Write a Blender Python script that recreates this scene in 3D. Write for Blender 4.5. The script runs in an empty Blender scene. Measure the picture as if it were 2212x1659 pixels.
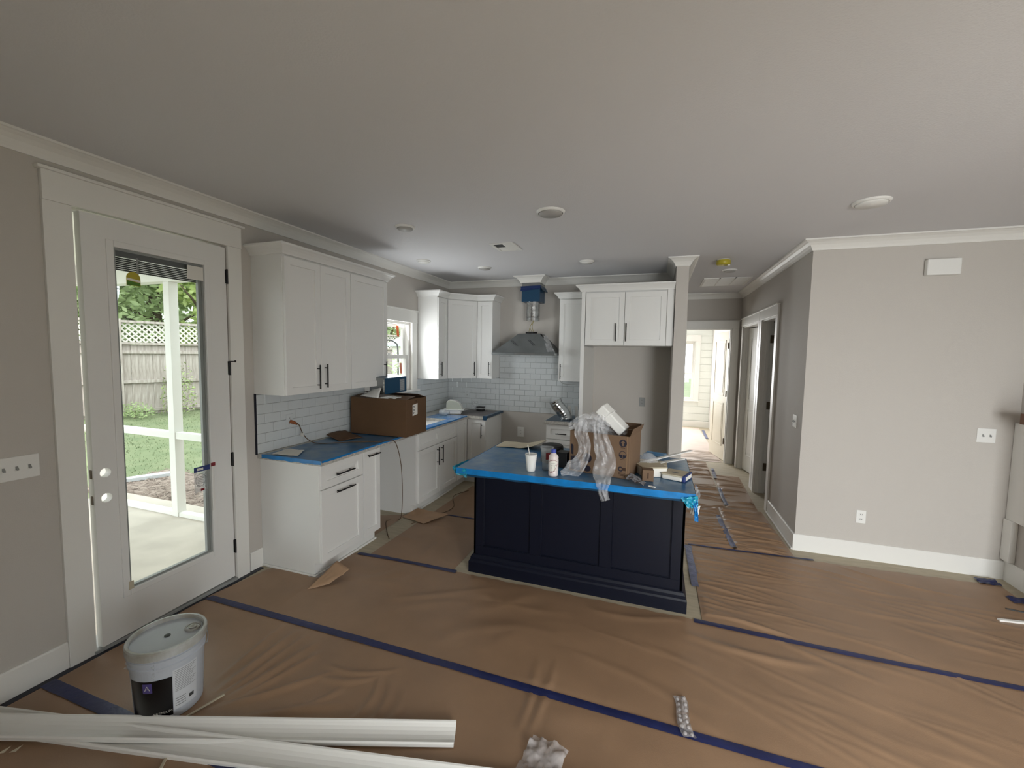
import bpy, bmesh, math, random
import numpy as np
from mathutils import Vector, Matrix, noise
random.seed(7); np.random.seed(7)
scene = bpy.context.scene
COL = scene.collection
PI = math.pi
# ---------------------------------------------------------------- camera
F, YAW, PITCH, ROLL, CX, CZ = 917.087, 0.329187, 0.072056, 0.016469, 3.0028, 1.7659
def cam_axes():
    cy, sy, cp, sp = math.cos(YAW), math.sin(YAW), math.cos(PITCH), math.sin(PITCH)
    fwd = Vector((-sy*cp, cy*cp, -sp)); right = Vector((cy, sy, 0)); up = right.cross(fwd)
    cr, sr = math.cos(ROLL), math.sin(ROLL)
    return cr*right+sr*up, -sr*right+cr*up, fwd
_r, _u, _f = cam_axes()
cd = bpy.data.cameras.new('camera'); cam = bpy.data.objects.new('camera', cd); COL.objects.link(cam)
cam.matrix_world = Matrix(((_r.x, _u.x, -_f.x, CX), (_r.y, _u.y, -_f.y, 0), (_r.z, _u.z, -_f.z, CZ), (0, 0, 0, 1)))
cd.sensor_width = 36; cd.sensor_fit = 'HORIZONTAL'; cd.lens = F*36/2212; cd.clip_start = .05; cd.clip_end = 200
scene.camera = cam
# ---------------------------------------------------------------- sky, lights, exposure
scene.view_settings.view_transform = 'Standard'; scene.view_settings.look = 'None'
scene.view_settings.gamma = 1; scene.view_settings.use_curve_mapping = False
scene.view_settings.exposure = 0.0
w = bpy.data.worlds.new('overcast_sky'); scene.world = w; w.use_nodes = True
nt = w.node_tree; bg = nt.nodes['Background']
bg.inputs[0].default_value = (.93, .97, 1.0, 1); bg.inputs[1].default_value = 4.0
try:
    w.cycles.sampling_method = 'AUTOMATIC'
except Exception: pass
def area(name, loc, direction, sx, sy, power, color=(1, 1, 1)):
    ld = bpy.data.lights.new(name, 'AREA'); ld.shape = 'RECTANGLE'; ld.size = sx; ld.size_y = sy
    ld.energy = power; ld.color = color
    o = bpy.data.objects.new(name, ld); COL.objects.link(o); o.location = loc
    o.rotation_euler = Vector(direction).to_track_quat('-Z', 'Y').to_euler(); return o
# daylight coming in through the windows behind and beside the camera
rw = area('daylight_rear_window', (4.95, -1.04, 1.18), (-.02, 1, -.50), 1.35, 1.8, 103, (.97, .985, 1))
rw.data.spread = math.radians(128)
area('daylight_kitchen_window', (.02, 4.345, 1.72), (1, 0, .22), .78, .80, 11, (.95, .98, 1))
area('daylight_bedroom_window', (2.6, 11.2, 1.5), (.3, -1, -.1), 1.6, 1.6, 120, (1, 1, 1))

sl = bpy.data.lights.new('tree_fill_sun', 'SUN'); sl.energy = 1.1; sl.angle = math.radians(35); sl.color = (1, .99, .95)  # soft fill lamp added to brighten the trees; the sky itself is overcast
tree_fill = bpy.data.objects.new('tree_fill_sun', sl); COL.objects.link(tree_fill); tree_fill.rotation_euler = Vector((-.62, -.04, -.78)).to_track_quat('-Z', 'Y').to_euler()

# ---------------------------------------------------------------- helpers
def lin(c):
    return tuple(((v/255)/12.92 if v/255 <= .04045 else ((v/255+.055)/1.055)**2.4) for v in c)
def mat(name, rgb, rough=.5, metal=0, var=0, vscale=8, bump=0, bscale=60, rgb2=None, spec=.5, trans=0, alpha=1, stretch=None, coat=0):
    m = bpy.data.materials.new(name); m.use_nodes = True; nt = m.node_tree; b = nt.nodes['Principled BSDF']
    c = tuple(lin(rgb))+(1,)
    b.inputs['Base Color'].default_value = c; b.inputs['Roughness'].default_value = rough
    b.inputs['Metallic'].default_value = metal; b.inputs['Specular IOR Level'].default_value = spec
    b.inputs['Transmission Weight'].default_value = trans; b.inputs['Alpha'].default_value = alpha
    b.inputs['Coat Weight'].default_value = coat
    tc = nt.nodes.new('ShaderNodeTexCoord'); src = tc.outputs['Object']
    if stretch:
        mp = nt.nodes.new('ShaderNodeMapping'); mp.inputs['Scale'].default_value = stretch
        nt.links.new(src, mp.inputs[0]); src = mp.outputs[0]
    if var or rgb2:
        n = nt.nodes.new('ShaderNodeTexNoise'); n.inputs['Scale'].default_value = vscale; n.inputs['Detail'].default_value = 6
        nt.links.new(src, n.inputs['Vector'])
        r = nt.nodes.new('ShaderNodeValToRGB'); r.color_ramp.elements[0].position = .35; r.color_ramp.elements[1].position = .65
        if rgb2: a, z = lin(rgb), lin(rgb2)
        else: a = tuple(v*(1-var) for v in lin(rgb)); z = tuple(min(1, v*(1+var)) for v in lin(rgb))
        r.color_ramp.elements[0].color = a+(1,); r.color_ramp.elements[1].color = z+(1,)
        nt.links.new(n.outputs[0], r.inputs[0]); nt.links.new(r.outputs[0], b.inputs['Base Color'])
    if bump:
        n = nt.nodes.new('ShaderNodeTexNoise'); n.inputs['Scale'].default_value = bscale; n.inputs['Detail'].default_value = 4
        nt.links.new(src, n.inputs['Vector'])
        bm_ = nt.nodes.new('ShaderNodeBump'); bm_.inputs['Strength'].default_value = bump; bm_.inputs['Distance'].default_value = .01
        nt.links.new(n.outputs[0], bm_.inputs['Height']); nt.links.new(bm_.outputs[0], b.inputs['Normal'])
    return m
def film_mat(name, rgb, opacity, rough=.2, gloss=.5):
    """thin plastic: a share of the light passes straight through, the rest scatters or glints"""
    m = bpy.data.materials.new(name); m.use_nodes = True; nt = m.node_tree; b = nt.nodes['Principled BSDF']
    b.inputs['Base Color'].default_value = tuple(lin(rgb))+(1,); b.inputs['Roughness'].default_value = rough
    b.inputs['Specular IOR Level'].default_value = gloss
    tr = nt.nodes.new('ShaderNodeBsdfTransparent'); mx = nt.nodes.new('ShaderNodeMixShader')
    tc = nt.nodes.new('ShaderNodeTexCoord'); n = nt.nodes.new('ShaderNodeTexNoise'); n.inputs['Scale'].default_value = 14
    n.inputs['Detail'].default_value = 3
    mr = nt.nodes.new('ShaderNodeMapRange'); mr.inputs[1].default_value = .3; mr.inputs[2].default_value = .7
    mr.inputs[3].default_value = opacity*.6; mr.inputs[4].default_value = min(1, opacity*1.4)
    nt.links.new(tc.outputs['Object'], n.inputs['Vector']); nt.links.new(n.outputs[0], mr.inputs[0])
    nt.links.new(mr.outputs[0], mx.inputs[0]); nt.links.new(tr.outputs[0], mx.inputs[1]); nt.links.new(b.outputs[0], mx.inputs[2])
    nt.links.new(mx.outputs[0], nt.nodes['Material Output'].inputs[0]); return m
def glass_mat(name, tint=(.97, .985, .98), f=.08):
    m = bpy.data.materials.new(name); m.use_nodes = True; nt = m.node_tree; nt.nodes.remove(nt.nodes['Principled BSDF'])
    tr = nt.nodes.new('ShaderNodeBsdfTransparent'); tr.inputs[0].default_value = tint+(1,)
    gl = nt.nodes.new('ShaderNodeBsdfGlossy'); gl.inputs['Roughness'].default_value = .02
    ge = nt.nodes.new('ShaderNodeNewGeometry'); inv_ = nt.nodes.new('ShaderNodeMath'); inv_.operation = 'SUBTRACT'; inv_.inputs[0].default_value = 1; nt.links.new(ge.outputs['Backfacing'], inv_.inputs[1]); mu = nt.nodes.new('ShaderNodeMath'); mu.operation = 'MULTIPLY'; nt.links.new(inv_.outputs[0], mu.inputs[0])
    fr = nt.nodes.new('ShaderNodeFresnel'); fr.inputs[0].default_value = 1.45
    mx = nt.nodes.new('ShaderNodeMixShader')
    nt.links.new(fr.outputs[0], mu.inputs[1]); nt.links.new(mu.outputs[0], mx.inputs[0]); nt.links.new(tr.outputs[0], mx.inputs[1]); nt.links.new(gl.outputs[0], mx.inputs[2])
    nt.links.new(mx.outputs[0], nt.nodes['Material Output'].inputs[0]); return m

M = dict(
 wall=mat('wall_paint', (198, 193, 186), .75, bump=.12, bscale=180),
 ceil=mat('ceiling_paint', (220, 220, 222), .85, bump=.15, bscale=120),
 trim=mat('trim_white', (236, 235, 230), .42),
 cab=mat('cabinet_white', (236, 236, 233), .38),
 cream=mat('cream_interior_door', (226, 218, 200), .5),
 navy=mat('navy_paint', (9, 14, 29), .42, spec=.3),
 black=mat('matte_black_metal', (9, 9, 10), .5, 0),
 blackp=mat('black_plastic', (10, 10, 11), .55),
 tile=mat('glazed_white_tile', (214, 219, 220), .13, bump=.05, bscale=25),
 grout=mat('grey_grout', (150, 152, 152), .9),
 stone=mat('speckled_quartz', (205, 202, 194), .3, rgb2=(168, 165, 158), vscale=45),
 paper=mat('brown_floor_paper', (150, 120, 93), .45, var=.07, vscale=3.5, bump=.1, bscale=240, spec=.6),
 paperl=mat('brown_floor_paper_scrap', (170, 138, 108), .55, var=.06, vscale=6),
 tape=mat('navy_tape', (30, 38, 84), .42, var=.18, vscale=10, bump=.25, bscale=35),
 tapeg=mat('greyed_navy_tape', (86, 92, 122), .4, var=.25, vscale=18, bump=.4, bscale=40),
 bluetop=mat('dusty_blue_film', (20, 100, 152), .3, rgb2=(100, 128, 150), vscale=7, bump=.12, bscale=30),
 blueedge=mat('bright_blue_film', (18, 120, 188), .3, var=.15, vscale=12, bump=.15, bscale=25),
 bluefilm=mat('deep_blue_protective_film', (22, 66, 96), .35),
 teal=mat('teal_film_fold', (30, 150, 180), .25, var=.2, vscale=12),
 floor=mat('dusty_pale_plank_floor', (176, 165, 142), .6, var=.1, vscale=5, bump=.1, bscale=90, stretch=(1, 6, 1)),
 card=mat('brown_cardboard', (114, 91, 70), .8, var=.05, vscale=4, bump=.05, bscale=90),
 cardd=mat('dark_cardboard', (98, 72, 48), .85, var=.06, vscale=4),
 cardi=mat('cardboard_inside', (150, 120, 88), .85),
 ink=mat('dark_ink', (26, 24, 40), .7), inkb=mat('brown_ink', (60, 38, 22), .8), inkg=mat('grey_print', (120, 122, 124), .7),
 inkr=mat('red_print', (150, 60, 60), .5),
 white=mat('white_plastic', (236, 236, 232), .4), foam=mat('white_foam', (238, 238, 234), .75, bump=.2, bscale=160),
 wpaper=mat('white_paper', (232, 230, 222), .8), beige=mat('beige_paper', (196, 186, 162), .8, var=.06, vscale=6),
 steel=mat('stainless_steel', (150, 152, 152), .3, .9, var=.1, vscale=4),
 hoodm=mat('film_covered_steel', (122, 126, 126), .38, .55, var=.12, vscale=5, bump=.15, bscale=14),
 galv=mat('galvanised_duct', (190, 192, 192), .22, 1, var=.18, vscale=20, bump=.35, bscale=16),
 bucket=mat('grey_bucket_plastic', (186, 192, 200), .42, var=.04, vscale=5),
 lid=mat('dusty_grey_lid', (190, 194, 194), .25, rgb2=(160, 157, 146), vscale=9),
 glass=glass_mat('window_glass'), cglass=film_mat('clear_plastic', (225, 230, 232), .16, .06, .8),
 bag=film_mat('clear_bag_plastic', (230, 232, 235), .32, .18, .8),
 bubble=film_mat('bubble_wrap_plastic', (190, 185, 184), .5, .2, .8),
 grass=mat('lawn_green', (98, 110, 76), .9, rgb2=(115, 123, 90), vscale=3, bump=.6, bscale=60),
 mulch=mat('bark_mulch', (118, 102, 92), .95, rgb2=(152, 138, 126), vscale=14, bump=1, bscale=40),
 conc=mat('concrete_slab', (186, 178, 166), .85, var=.09, vscale=3, bump=.1, bscale=60),
 fence=mat('weathered_fence_wood', (172, 164, 156), .9, rgb2=(142, 132, 124), vscale=5, bump=.3, bscale=20, stretch=(4, 4, .6)),
 fencel=mat('pale_lattice_wood', (192, 187, 178), .9, var=.08, vscale=6),
 bark=mat('tree_bark', (84, 72, 58), .95, bump=.5, bscale=20),
 leaf1=mat('leaf_dark_green', (150, 166, 126), .6, rgb2=(172, 186, 144), vscale=1.2),
 leaf2=mat('leaf_bright_green', (178, 196, 126), .6, rgb2=(200, 212, 146), vscale=1.5),
 leaf3=mat('leaf_mid_green', (158, 176, 126), .6, rgb2=(178, 194, 144), vscale=1.5),
 gutter=mat('white_aluminium', (222, 228, 234), .4), orange=mat('orange_sticker', (226, 100, 34), .6),
 orangec=mat('orange_cord', (150, 84, 44), .5), cordb=mat('tan_cord', (96, 74, 52), .6),
 yellow=mat('yellow_plastic_cover', (186, 172, 52), .4), purple=mat('purple_print', (80, 70, 130), .5),
 green=mat('green_print', (84, 130, 40), .5), navyp=mat('navy_print', (44, 60, 120), .5), red=mat('dark_red_print', (130, 36, 44), .5),
 lens=mat('lamp_lens', (176, 174, 170), .5), brass=mat('brown_metal', (96, 84, 68), .45, .6),
 dgrey=mat('dark_grey', (62, 64, 64), .6), grille=mat('grey_blind_housing', (96, 98, 98), .5), lgrey=mat('light_grey_vinyl', (150, 152, 150), .5),
 wood=mat('stained_wood', (110, 70, 44), .45, var=.15, vscale=8), wires=mat('yellow_wire', (150, 136, 60), .5),
 bluecap=mat('blue_cap', (66, 82, 170), .45), milk=mat('milky_bottle', (226, 216, 214), .3), foil=mat('foil_wrap', (176, 178, 186), .2, .85, bump=.6, bscale=50),
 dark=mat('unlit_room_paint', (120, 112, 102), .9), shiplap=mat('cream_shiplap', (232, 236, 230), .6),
 blacktrim=mat('navy_black_edge', (20, 22, 38), .5), frost=film_mat('clear_bottle_plastic', (206, 210, 212), .5, .1, .9),
)

def link(o, parent=None):
    COL.objects.link(o)
    if parent is not None: o.parent = parent
    return o
def tag(o, label=None, cat=None, group=None, kind=None):
    if label: o['label'] = label
    if cat: o['category'] = cat
    if group: o['group'] = group
    if kind: o['kind'] = kind
    return o
def empty(name, loc=(0, 0, 0), rz=0, label=None, cat=None, group=None, kind=None):
    o = bpy.data.objects.new(name, None); o.location = loc; o.rotation_euler[2] = rz; o.empty_display_size = .1
    link(o); return tag(o, label, cat, group, kind)
class MB:
    def __init__(s): s.v = []; s.f = []; s.m = []; s.T = None
    def _add(s, vs, fs, mi=0):
        b = len(s.v)
        for p in vs: s.v.append(s.T(*p) if s.T else tuple(p))
        for f in fs: s.f.append([b+i for i in f]); s.m.append(mi)
    def box(s, x0, x1, y0, y1, z0, z1, mi=0):
        vs = [(x, y, z) for x in (x0, x1) for y in (y0, y1) for z in (z0, z1)]
        s._add(vs, [(0, 1, 3, 2), (4, 6, 7, 5), (0, 4, 5, 1), (2, 3, 7, 6), (0, 2, 6, 4), (1, 5, 7, 3)], mi); return s
    def prism(s, poly, z0, z1, mi=0, axis='z'):
        n = len(poly)
        def P(a, b, c):
            return {'z': (a, b, c), 'y': (a, c, b), 'x': (c, a, b)}[axis]
        vs = [P(a, b, z0) for a, b in poly]+[P(a, b, z1) for a, b in poly]
        s._add(vs, [list(range(n))[::-1], list(range(n, 2*n))]+[(i, (i+1) % n, n+(i+1) % n, n+i) for i in range(n)], mi); return s
    def quad(s, a, b, c, d, mi=0): s._add([a, b, c, d], [(0, 1, 2, 3)], mi); return s
    def lathe(s, prof, c=(0, 0, 0), n=32, mi=0, R=None):
        vs = []; fs = []
        for r, z in prof:
            for i in range(n):
                a = 2*PI*i/n; p = Vector((r*math.cos(a), r*math.sin(a), z))
                if R is not None: p = R @ p
                vs.append((p.x+c[0], p.y+c[1], p.z+c[2]))
        k = len(prof)
        for j in range(k-1):
            for i in range(n): fs.append((j*n+i, j*n+(i+1) % n, (j+1)*n+(i+1) % n, (j+1)*n+i))
        if prof[0][0] > 1e-5: fs.append(tuple(range(n))[::-1])
        if prof[-1][0] > 1e-5: fs.append(tuple((k-1)*n+i for i in range(n)))
        s._add(vs, fs, mi); return s
    def tube(s, pts, r, n=8, mi=0, flat=None):
        pts = [Vector(p) for p in pts]; vs = []; fs = []
        for i, p in enumerate(pts):
            t = (pts[min(i+1, len(pts)-1)]-pts[max(i-1, 0)]).normalized()
            a = t.cross(Vector((0, 0, 1)))
            if a.length < 1e-3: a = t.cross(Vector((1, 0, 0)))
            a.normalize(); b = t.cross(a)
            rr = r[i] if isinstance(r, (list, tuple)) else r
            for k in range(n):
                q = 2*PI*k/n; v = p+a*math.cos(q)*rr+b*math.sin(q)*rr*(flat or 1); vs.append(tuple(v))
        for i in range(len(pts)-1):
            for k in range(n): fs.append((i*n+k, i*n+(k+1) % n, (i+1)*n+(k+1) % n, (i+1)*n+k))
        fs.append(tuple(range(n))[::-1]); fs.append(tuple((len(pts)-1)*n+k for k in range(n)))
        s._add(vs, fs, mi); return s
    def grid(s, fn, nu, nv, mi=0):
        vs = [tuple(fn(i/nu, j/nv)) for i in range(nu+1) for j in range(nv+1)]
        s._add(vs, [(i*(nv+1)+j, (i+1)*(nv+1)+j, (i+1)*(nv+1)+j+1, i*(nv+1)+j+1) for i in range(nu) for j in range(nv)], mi); return s
    def build(s, name, mats, parent=None, smooth=False, bevel=0, seg=2, recalc=True, solid=0):
        me = bpy.data.meshes.new(name); me.from_pydata(s.v, [], s.f)
        if not isinstance(mats, (list, tuple)): mats = [mats]
        for m_ in mats: me.materials.append(m_)
        me.polygons.foreach_set('material_index', s.m)
        if recalc:
            bm = bmesh.new(); bm.from_mesh(me); bmesh.ops.recalc_face_normals(bm, faces=bm.faces); bm.to_mesh(me); bm.free()
        if smooth: me.polygons.foreach_set('use_smooth', [True]*len(me.polygons))
        me.update()
        o = bpy.data.objects.new(name, me); link(o, parent)
        if bevel:
            b = o.modifiers.new('bevel', 'BEVEL'); b.width = bevel; b.segments = seg; b.limit_method = 'ANGLE'; b.angle_limit = .6
        if solid:
            b = o.modifiers.new('solid', 'SOLIDIFY'); b.thickness = solid; b.offset = 0
        return o
def box(name, x0, x1, y0, y1, z0, z1, m, parent=None, bevel=0): return MB().box(x0, x1, y0, y1, z0, z1).build(name, m, parent, bevel=bevel)
def struct(o): o['kind'] = 'structure'; return o
def clean(o):
    """bake modifiers into the mesh"""
    dg = bpy.context.evaluated_depsgraph_get(); me = bpy.data.meshes.new_from_object(o.evaluated_get(dg)); o.modifiers.clear(); o.data = me
def frame(O, U, N):
    O, U, N = Vector(O), Vector(U).normalized(), Vector(N).normalized()
    return lambda u, n, z: tuple(O+U*u+N*n+Vector((0, 0, z)))
def sweep(path, prof, closed=False, side=1, segs=False):
    """sweep an (offset, z) profile along a 2-D path with mitred corners; offset is to the right of travel times side"""
    n = len(path); P = [Vector(p) for p in path]; ring = []
    for i in range(n):
        d1 = (P[i]-P[i-1]).normalized() if (i > 0 or closed) else None
        d2 = (P[(i+1) % n]-P[i]).normalized() if (i < n-1 or closed) else None
        if d1 is None: d1 = d2
        if d2 is None: d2 = d1
        n1 = Vector((d1.y, -d1.x))*side; n2 = Vector((d2.y, -d2.x))*side
        m_ = n1+n2; m_ = m_/max(1e-6, (1+n1.dot(n2)))
        ring.append([(P[i].x+m_.x*o, P[i].y+m_.y*o, z) for o, z in prof])
    out = []; k = len(prof)
    for i in range(n if closed else n-1):
        a, b = ring[i], ring[(i+1) % n]
        mb = MB(); mb._add(a+b, [(j, (j+1) % k, k+(j+1) % k, k+j) for j in range(k)]+[tuple(range(k)), tuple(range(k, 2*k))]); out.append(mb)
    if segs: return out
    mb = MB(); [mb._add([], []) for _ in ()]
    for o_ in out:
        b = len(mb.v); mb.v += o_.v; mb.f += [[b+i for i in f] for f in o_.f]; mb.m += o_.m
    return mb
def bezier(pts, n=12):
    """smooth Catmull-Rom through the points"""
    P = [Vector(p) for p in pts]; P = [P[0]*2-P[1]]+P+[P[-1]*2-P[-2]]; out = []
    for i in range(1, len(P)-2):
        for k in range(n):
            t = k/n; a, b, c, d = P[i-1], P[i], P[i+1], P[i+2]
            out.append(.5*((2*b)+(c-a)*t+(2*a-5*b+4*c-d)*t*t+(-a+3*b-3*c+d)*t**3))
    out.append(P[-2]); return out
def text(body, size, m, T, parent, name='lettering', depth=.0006):
    """lettering as a thin mesh; T maps (u, n, v) to scene coordinates"""
    cu = bpy.data.curves.new('t', 'FONT'); cu.body = body; cu.size = size; cu.extrude = depth; cu.align_x = 'CENTER'; cu.align_y = 'CENTER'; cu.resolution_u = 3
    o = bpy.data.objects.new('t', cu); COL.objects.link(o); dg = bpy.context.evaluated_depsgraph_get(); dg.update()
    me = bpy.data.meshes.new_from_object(o.evaluated_get(dg)); bpy.data.objects.remove(o)
    for v in me.vertices: v.co = T(v.co.x, v.co.z, v.co.y)
    me.name = name; me.materials.clear(); me.materials.append(m)
    return link(bpy.data.objects.new(name, me), parent)

# ================================================================ dimensions
H = 2.798; YB = 5.775; XR = 5.734; YR = 4.459; XH = 4.261; YH = 7.739; YREAR = -1.15; WT = .15
DY0, DY1, DZ = 1.433, 2.300, 2.51            # patio door opening
WY0, WY1, WZ0, WZ1 = 3.93, 4.757, 1.275, 2.134   # kitchen window opening

# ================================================================ room shell
def wall_with_openings(name, axis, at, thick, a0, a1, z0, z1, holes, m, kind=True):
    """wall in plane axis=at, spanning a0..a1; holes (h0,h1,z0,z1)"""
    mb = MB(); lo, hi = sorted((at, at+thick))
    def piece(b0, b1, c0, c1):
        if b1-b0 < 1e-4 or c1-c0 < 1e-4: return
        if axis == 'x': mb.box(lo, hi, b0, b1, c0, c1)
        else: mb.box(b0, b1, lo, hi, c0, c1)
    cur = a0
    for h0, h1, c0, c1 in sorted(holes):
        piece(cur, h0, z0, z1); piece(h0, h1, z0, c0); piece(h0, h1, c1, z1); cur = h1
    piece(cur, a1, z0, z1)
    o = mb.build(name, m)
    return struct(o)
floor = struct(box('floor', -WT, XR+WT, YREAR-WT, 11.7, -.12, 0, M['floor']))
ceiling = struct(box('ceiling', -WT, XR+WT, YREAR-WT, 11.7, H, H+.15, M['ceil']))
wall_left = wall_with_openings('wall_left', 'x', 0, -WT, YREAR-WT, YB, 0, H, [(DY0-.012, DY1, 0, DZ), (WY0, WY1, WZ0, WZ1)], M['wall'])
wall_back = wall_with_openings('wall_back', 'y', YB, WT, -WT, 3.155, 0, H, [], M['wall'])
wall_stub = struct(box('wall_stub', 3.155, 3.278, 4.878, YH+.12, 0, H, M['wall']))
D1A, D1B, D2A, D2B = 5.535, 6.21, 6.42, 7.48; DH = 2.24
wall_hall = wall_with_openings('wall_hall', 'x', XH, .115, YR, 11.6, 0, H, [(D1A, D1B, 0, DH), (D2A, D2B, 0, DH)], M['wall'])
EX0, EX1 = 3.42, 4.135
wall_end = wall_with_openings('wall_end', 'y', YH, .12, 3.278, XH, 0, H, [(EX0, EX1, 0, 2.225)], M['wall'])
wall_front = struct(box('wall_front', XH+.115, XR+WT, YR, YR+.115, 0, H, M['wall']))
wall_right = wall_with_openings('wall_right', 'x', XR, WT, YREAR-WT, YR, 0, H, [(-.2, .9, .45, 2.3)], M['wall'])
wall_rear = wall_with_openings('wall_rear', 'y', YREAR, -WT, 0, XR, 0, H, [(4.2, 5.6, .2, 2.3)], M['wall'])
# dark rooms behind the hall doors and the bright bedroom at the end
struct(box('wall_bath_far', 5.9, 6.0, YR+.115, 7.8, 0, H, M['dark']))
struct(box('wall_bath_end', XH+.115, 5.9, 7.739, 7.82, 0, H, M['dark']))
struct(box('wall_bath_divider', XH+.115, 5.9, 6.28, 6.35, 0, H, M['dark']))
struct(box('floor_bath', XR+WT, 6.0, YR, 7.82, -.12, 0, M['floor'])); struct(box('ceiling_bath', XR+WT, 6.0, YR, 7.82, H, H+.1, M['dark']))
BR0 = 1.2
for k_, mm in (('leaf1', 0), ('leaf2', 0), ('leaf3', 0)):
    n_ = M[k_].node_tree; b_ = n_.nodes['Principled BSDF']; t_ = n_.nodes.new('ShaderNodeBsdfTranslucent'); x_ = n_.nodes.new('ShaderNodeMixShader'); x_.inputs[0].default_value = .5
    src_ = b_.inputs['Base Color'].links[0].from_socket; n_.links.new(src_, t_.inputs[0]); n_.links.new(b_.outputs[0], x_.inputs[1]); n_.links.new(t_.outputs[0], x_.inputs[2]); n_.links.new(x_.outputs[0], n_.nodes['Material Output'].inputs[0])
struct(box('wall_bedroom_left', BR0-.1, BR0, YH, 11.6, 0, H, M['shiplap']))
struct(box('wall_bedroom_near', BR0-.1, 3.155, YH, YH+.12, 0, H, M['wall']))
wbb = wall_with_openings('wall_bedroom_back', 'y', 11.5, .15, BR0-.1, XH+.1, 0, H, [(3.0, 3.89, .66, 2.14), (1.7, 2.6, .66, 2.14)], M['shiplap'])
# shiplap boards on the bedroom's far wall, each its own board
z = 0.16
while z < 2.7:
    h = .176
    for (a, b) in ((3.99, XH),) if .5 < z < 2.16 else ((2.8, XH),):
        box('board', a, b-.002, 11.487, 11.5, z+.003, min(z+h, 2.75)-.003, M['shiplap'], wbb, bevel=.002)
    z += h
def window(name, T, u0, u1, z0, z1, midz, depth, label=None, sash=True, lap=.09):
    """double-hung window built in frame coordinates (u along the wall, n towards the room)"""
    root = empty(name, T(0, 0, 0) if False else (0, 0, 0)); root['kind'] = 'structure'
    def ring(nm, a, b, c, d, wd, n0, n1, m_=M['trim'], par=root):
        mb = MB(); mb.T = T
        mb.box(a, a+wd, n0, n1, c, d); mb.box(b-wd, b, n0, n1, c, d); mb.box(a+wd, b-wd, n0, n1, c, c+wd); mb.box(a+wd, b-wd, n0, n1, d-wd, d)
        return mb.build(nm, m_, par, bevel=.002)
    ring('window_frame', u0, u1, z0, z1, .03, -depth, -.02)
    up = ring('upper_sash', u0+.03, u1-.03, midz-.02, z1-.03, .042, -depth+.01, -depth+.045)
    lo = ring('lower_sash', u0+.03, u1-.03, z0+.03, midz+.025, .042, -depth+.05, -depth+.085)
    for s_, (c, d), n_ in ((up, (midz+.02, z1-.07), -depth+.025), (lo, (z0+.07, midz-.015), -depth+.066)):
        mb = MB(); mb.T = T; mb.box(u0+.07, u1-.07, n_, n_+.004, c, d); mb.build('pane', M['glass'], s_)
    mb = MB(); mb.T = T; mb.box((u0+u1)/2-.03, (u0+u1)/2+.03, -depth+.055, -depth+.08, midz+.025, midz+.045); mb.build('sash_lock', M['white'], lo, bevel=.004)
    return root
# window casings, 1x4 with a taller head and cap
def casing(root, T, u0, u1, z0, z1, w_=.105, head=.14, sill=True, n=.02, floor_=False, left=True, right=True):
    parts = []
    def b(nm, *a):
        mb = MB(); mb.T = T; mb.box(*a); parts.append(mb.build(nm, M['trim'], root, bevel=.002))
    if left: b('casing', u0-w_, u0, 0, n, z0, z1)
    if right: b('casing', u1, u1+w_, 0, n, z0, z1)
    l = u0-w_ if left else u0; r = u1+w_ if right else u1
    b('head_casing', l, r, 0, n+.004, z1, z1+head)
    b('head_cap', l-.012, r+.012, 0, n+.018, z1+head, z1+head+.016)
    if sill: b('window_sill', l-.02, r+.02, -.02, n+.03, z0-.022, z0)
    return parts
TL = frame((0, 0, 0), (0, 1, 0), (1, 0, 0))      # on the left wall: u = y
TR = frame((XR, 0, 0), (0, 1, 0), (-1, 0, 0))
TRE = frame((0, YREAR, 0), (1, 0, 0), (0, 1, 0))
TB = frame((0, YB, 0), (1, 0, 0), (0, -1, 0))    # on the kitchen back wall: u = x
TF = frame((0, YR, 0), (1, 0, 0), (0, -1, 0))    # on the front-facing right wall
THL = frame((XH, 0, 0), (0, 1, 0), (-1, 0, 0))   # hall wall: u = y
TE = frame((0, YH, 0), (1, 0, 0), (0, -1, 0))
TBB = frame((0, 11.487, 0), (1, 0, 0), (0, -1, 0))
w1 = window('window_1', TL, WY0, WY1, WZ0, WZ1, 1.70, .12); casing(w1, TL, WY0, WY1, WZ0, WZ1, .12, .145)
for (u, zc) in ((4.535, 2.02), (4.60, 1.56)):   # orange stickers on the panes
    mb = MB(); mb.T = TL; mb._add([(u-.02+.012, -.055, zc-.07), (u+.025+.012, -.055, zc-.07), (u+.025-.0, -.055, zc+.06), (u-.025, -.055, zc+.065)], [(0, 1, 2, 3)])
    s = mb.build('sticker', M['orange'], w1, solid=.001); s['label'] = 'orange sticker on the pane'
w3 = window('window_2', TRE, 4.2, 5.6, .2, 2.3, 1.4, .12); casing(w3, TRE, 4.2, 5.6, .2, 2.3)
w5 = window('window_3', TBB, 3.0, 3.89, .66, 2.14, 1.33, .12); casing(w5, TBB, 3.0, 3.89, .66, 2.14)
w6 = window('window_4', TBB, 1.7, 2.6, .66, 2.14, 1.33, .12)

# crown moulding: one mitred piece per wall
CP = [(0, H-.088), (.010, H-.088), (.014, H-.078), (.020, H-.066), (.034, H-.044), (.054, H-.026), (.068, H-.019), (.076, H-.014), (.088, H-.012), (.088, H), (0, H)]
room = [(0, YREAR), (0, YB), (1.225, YB), (1.225, 5.53), (1.485, 5.53), (1.485, YB), (3.155, YB), (3.155, 4.878), (3.278, 4.878), (3.278, YH), (XH, YH), (XH, YR), (XR, YR), (XR, YREAR)]
for i, mb in enumerate(sweep(room, CP, closed=True, segs=True)):
    struct(mb.build('trim_%d' % (i+1), M['trim']))
box('chase', 1.225, 1.485, 5.53, YB, 2.66, H, M['wall'], wall_back)
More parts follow.
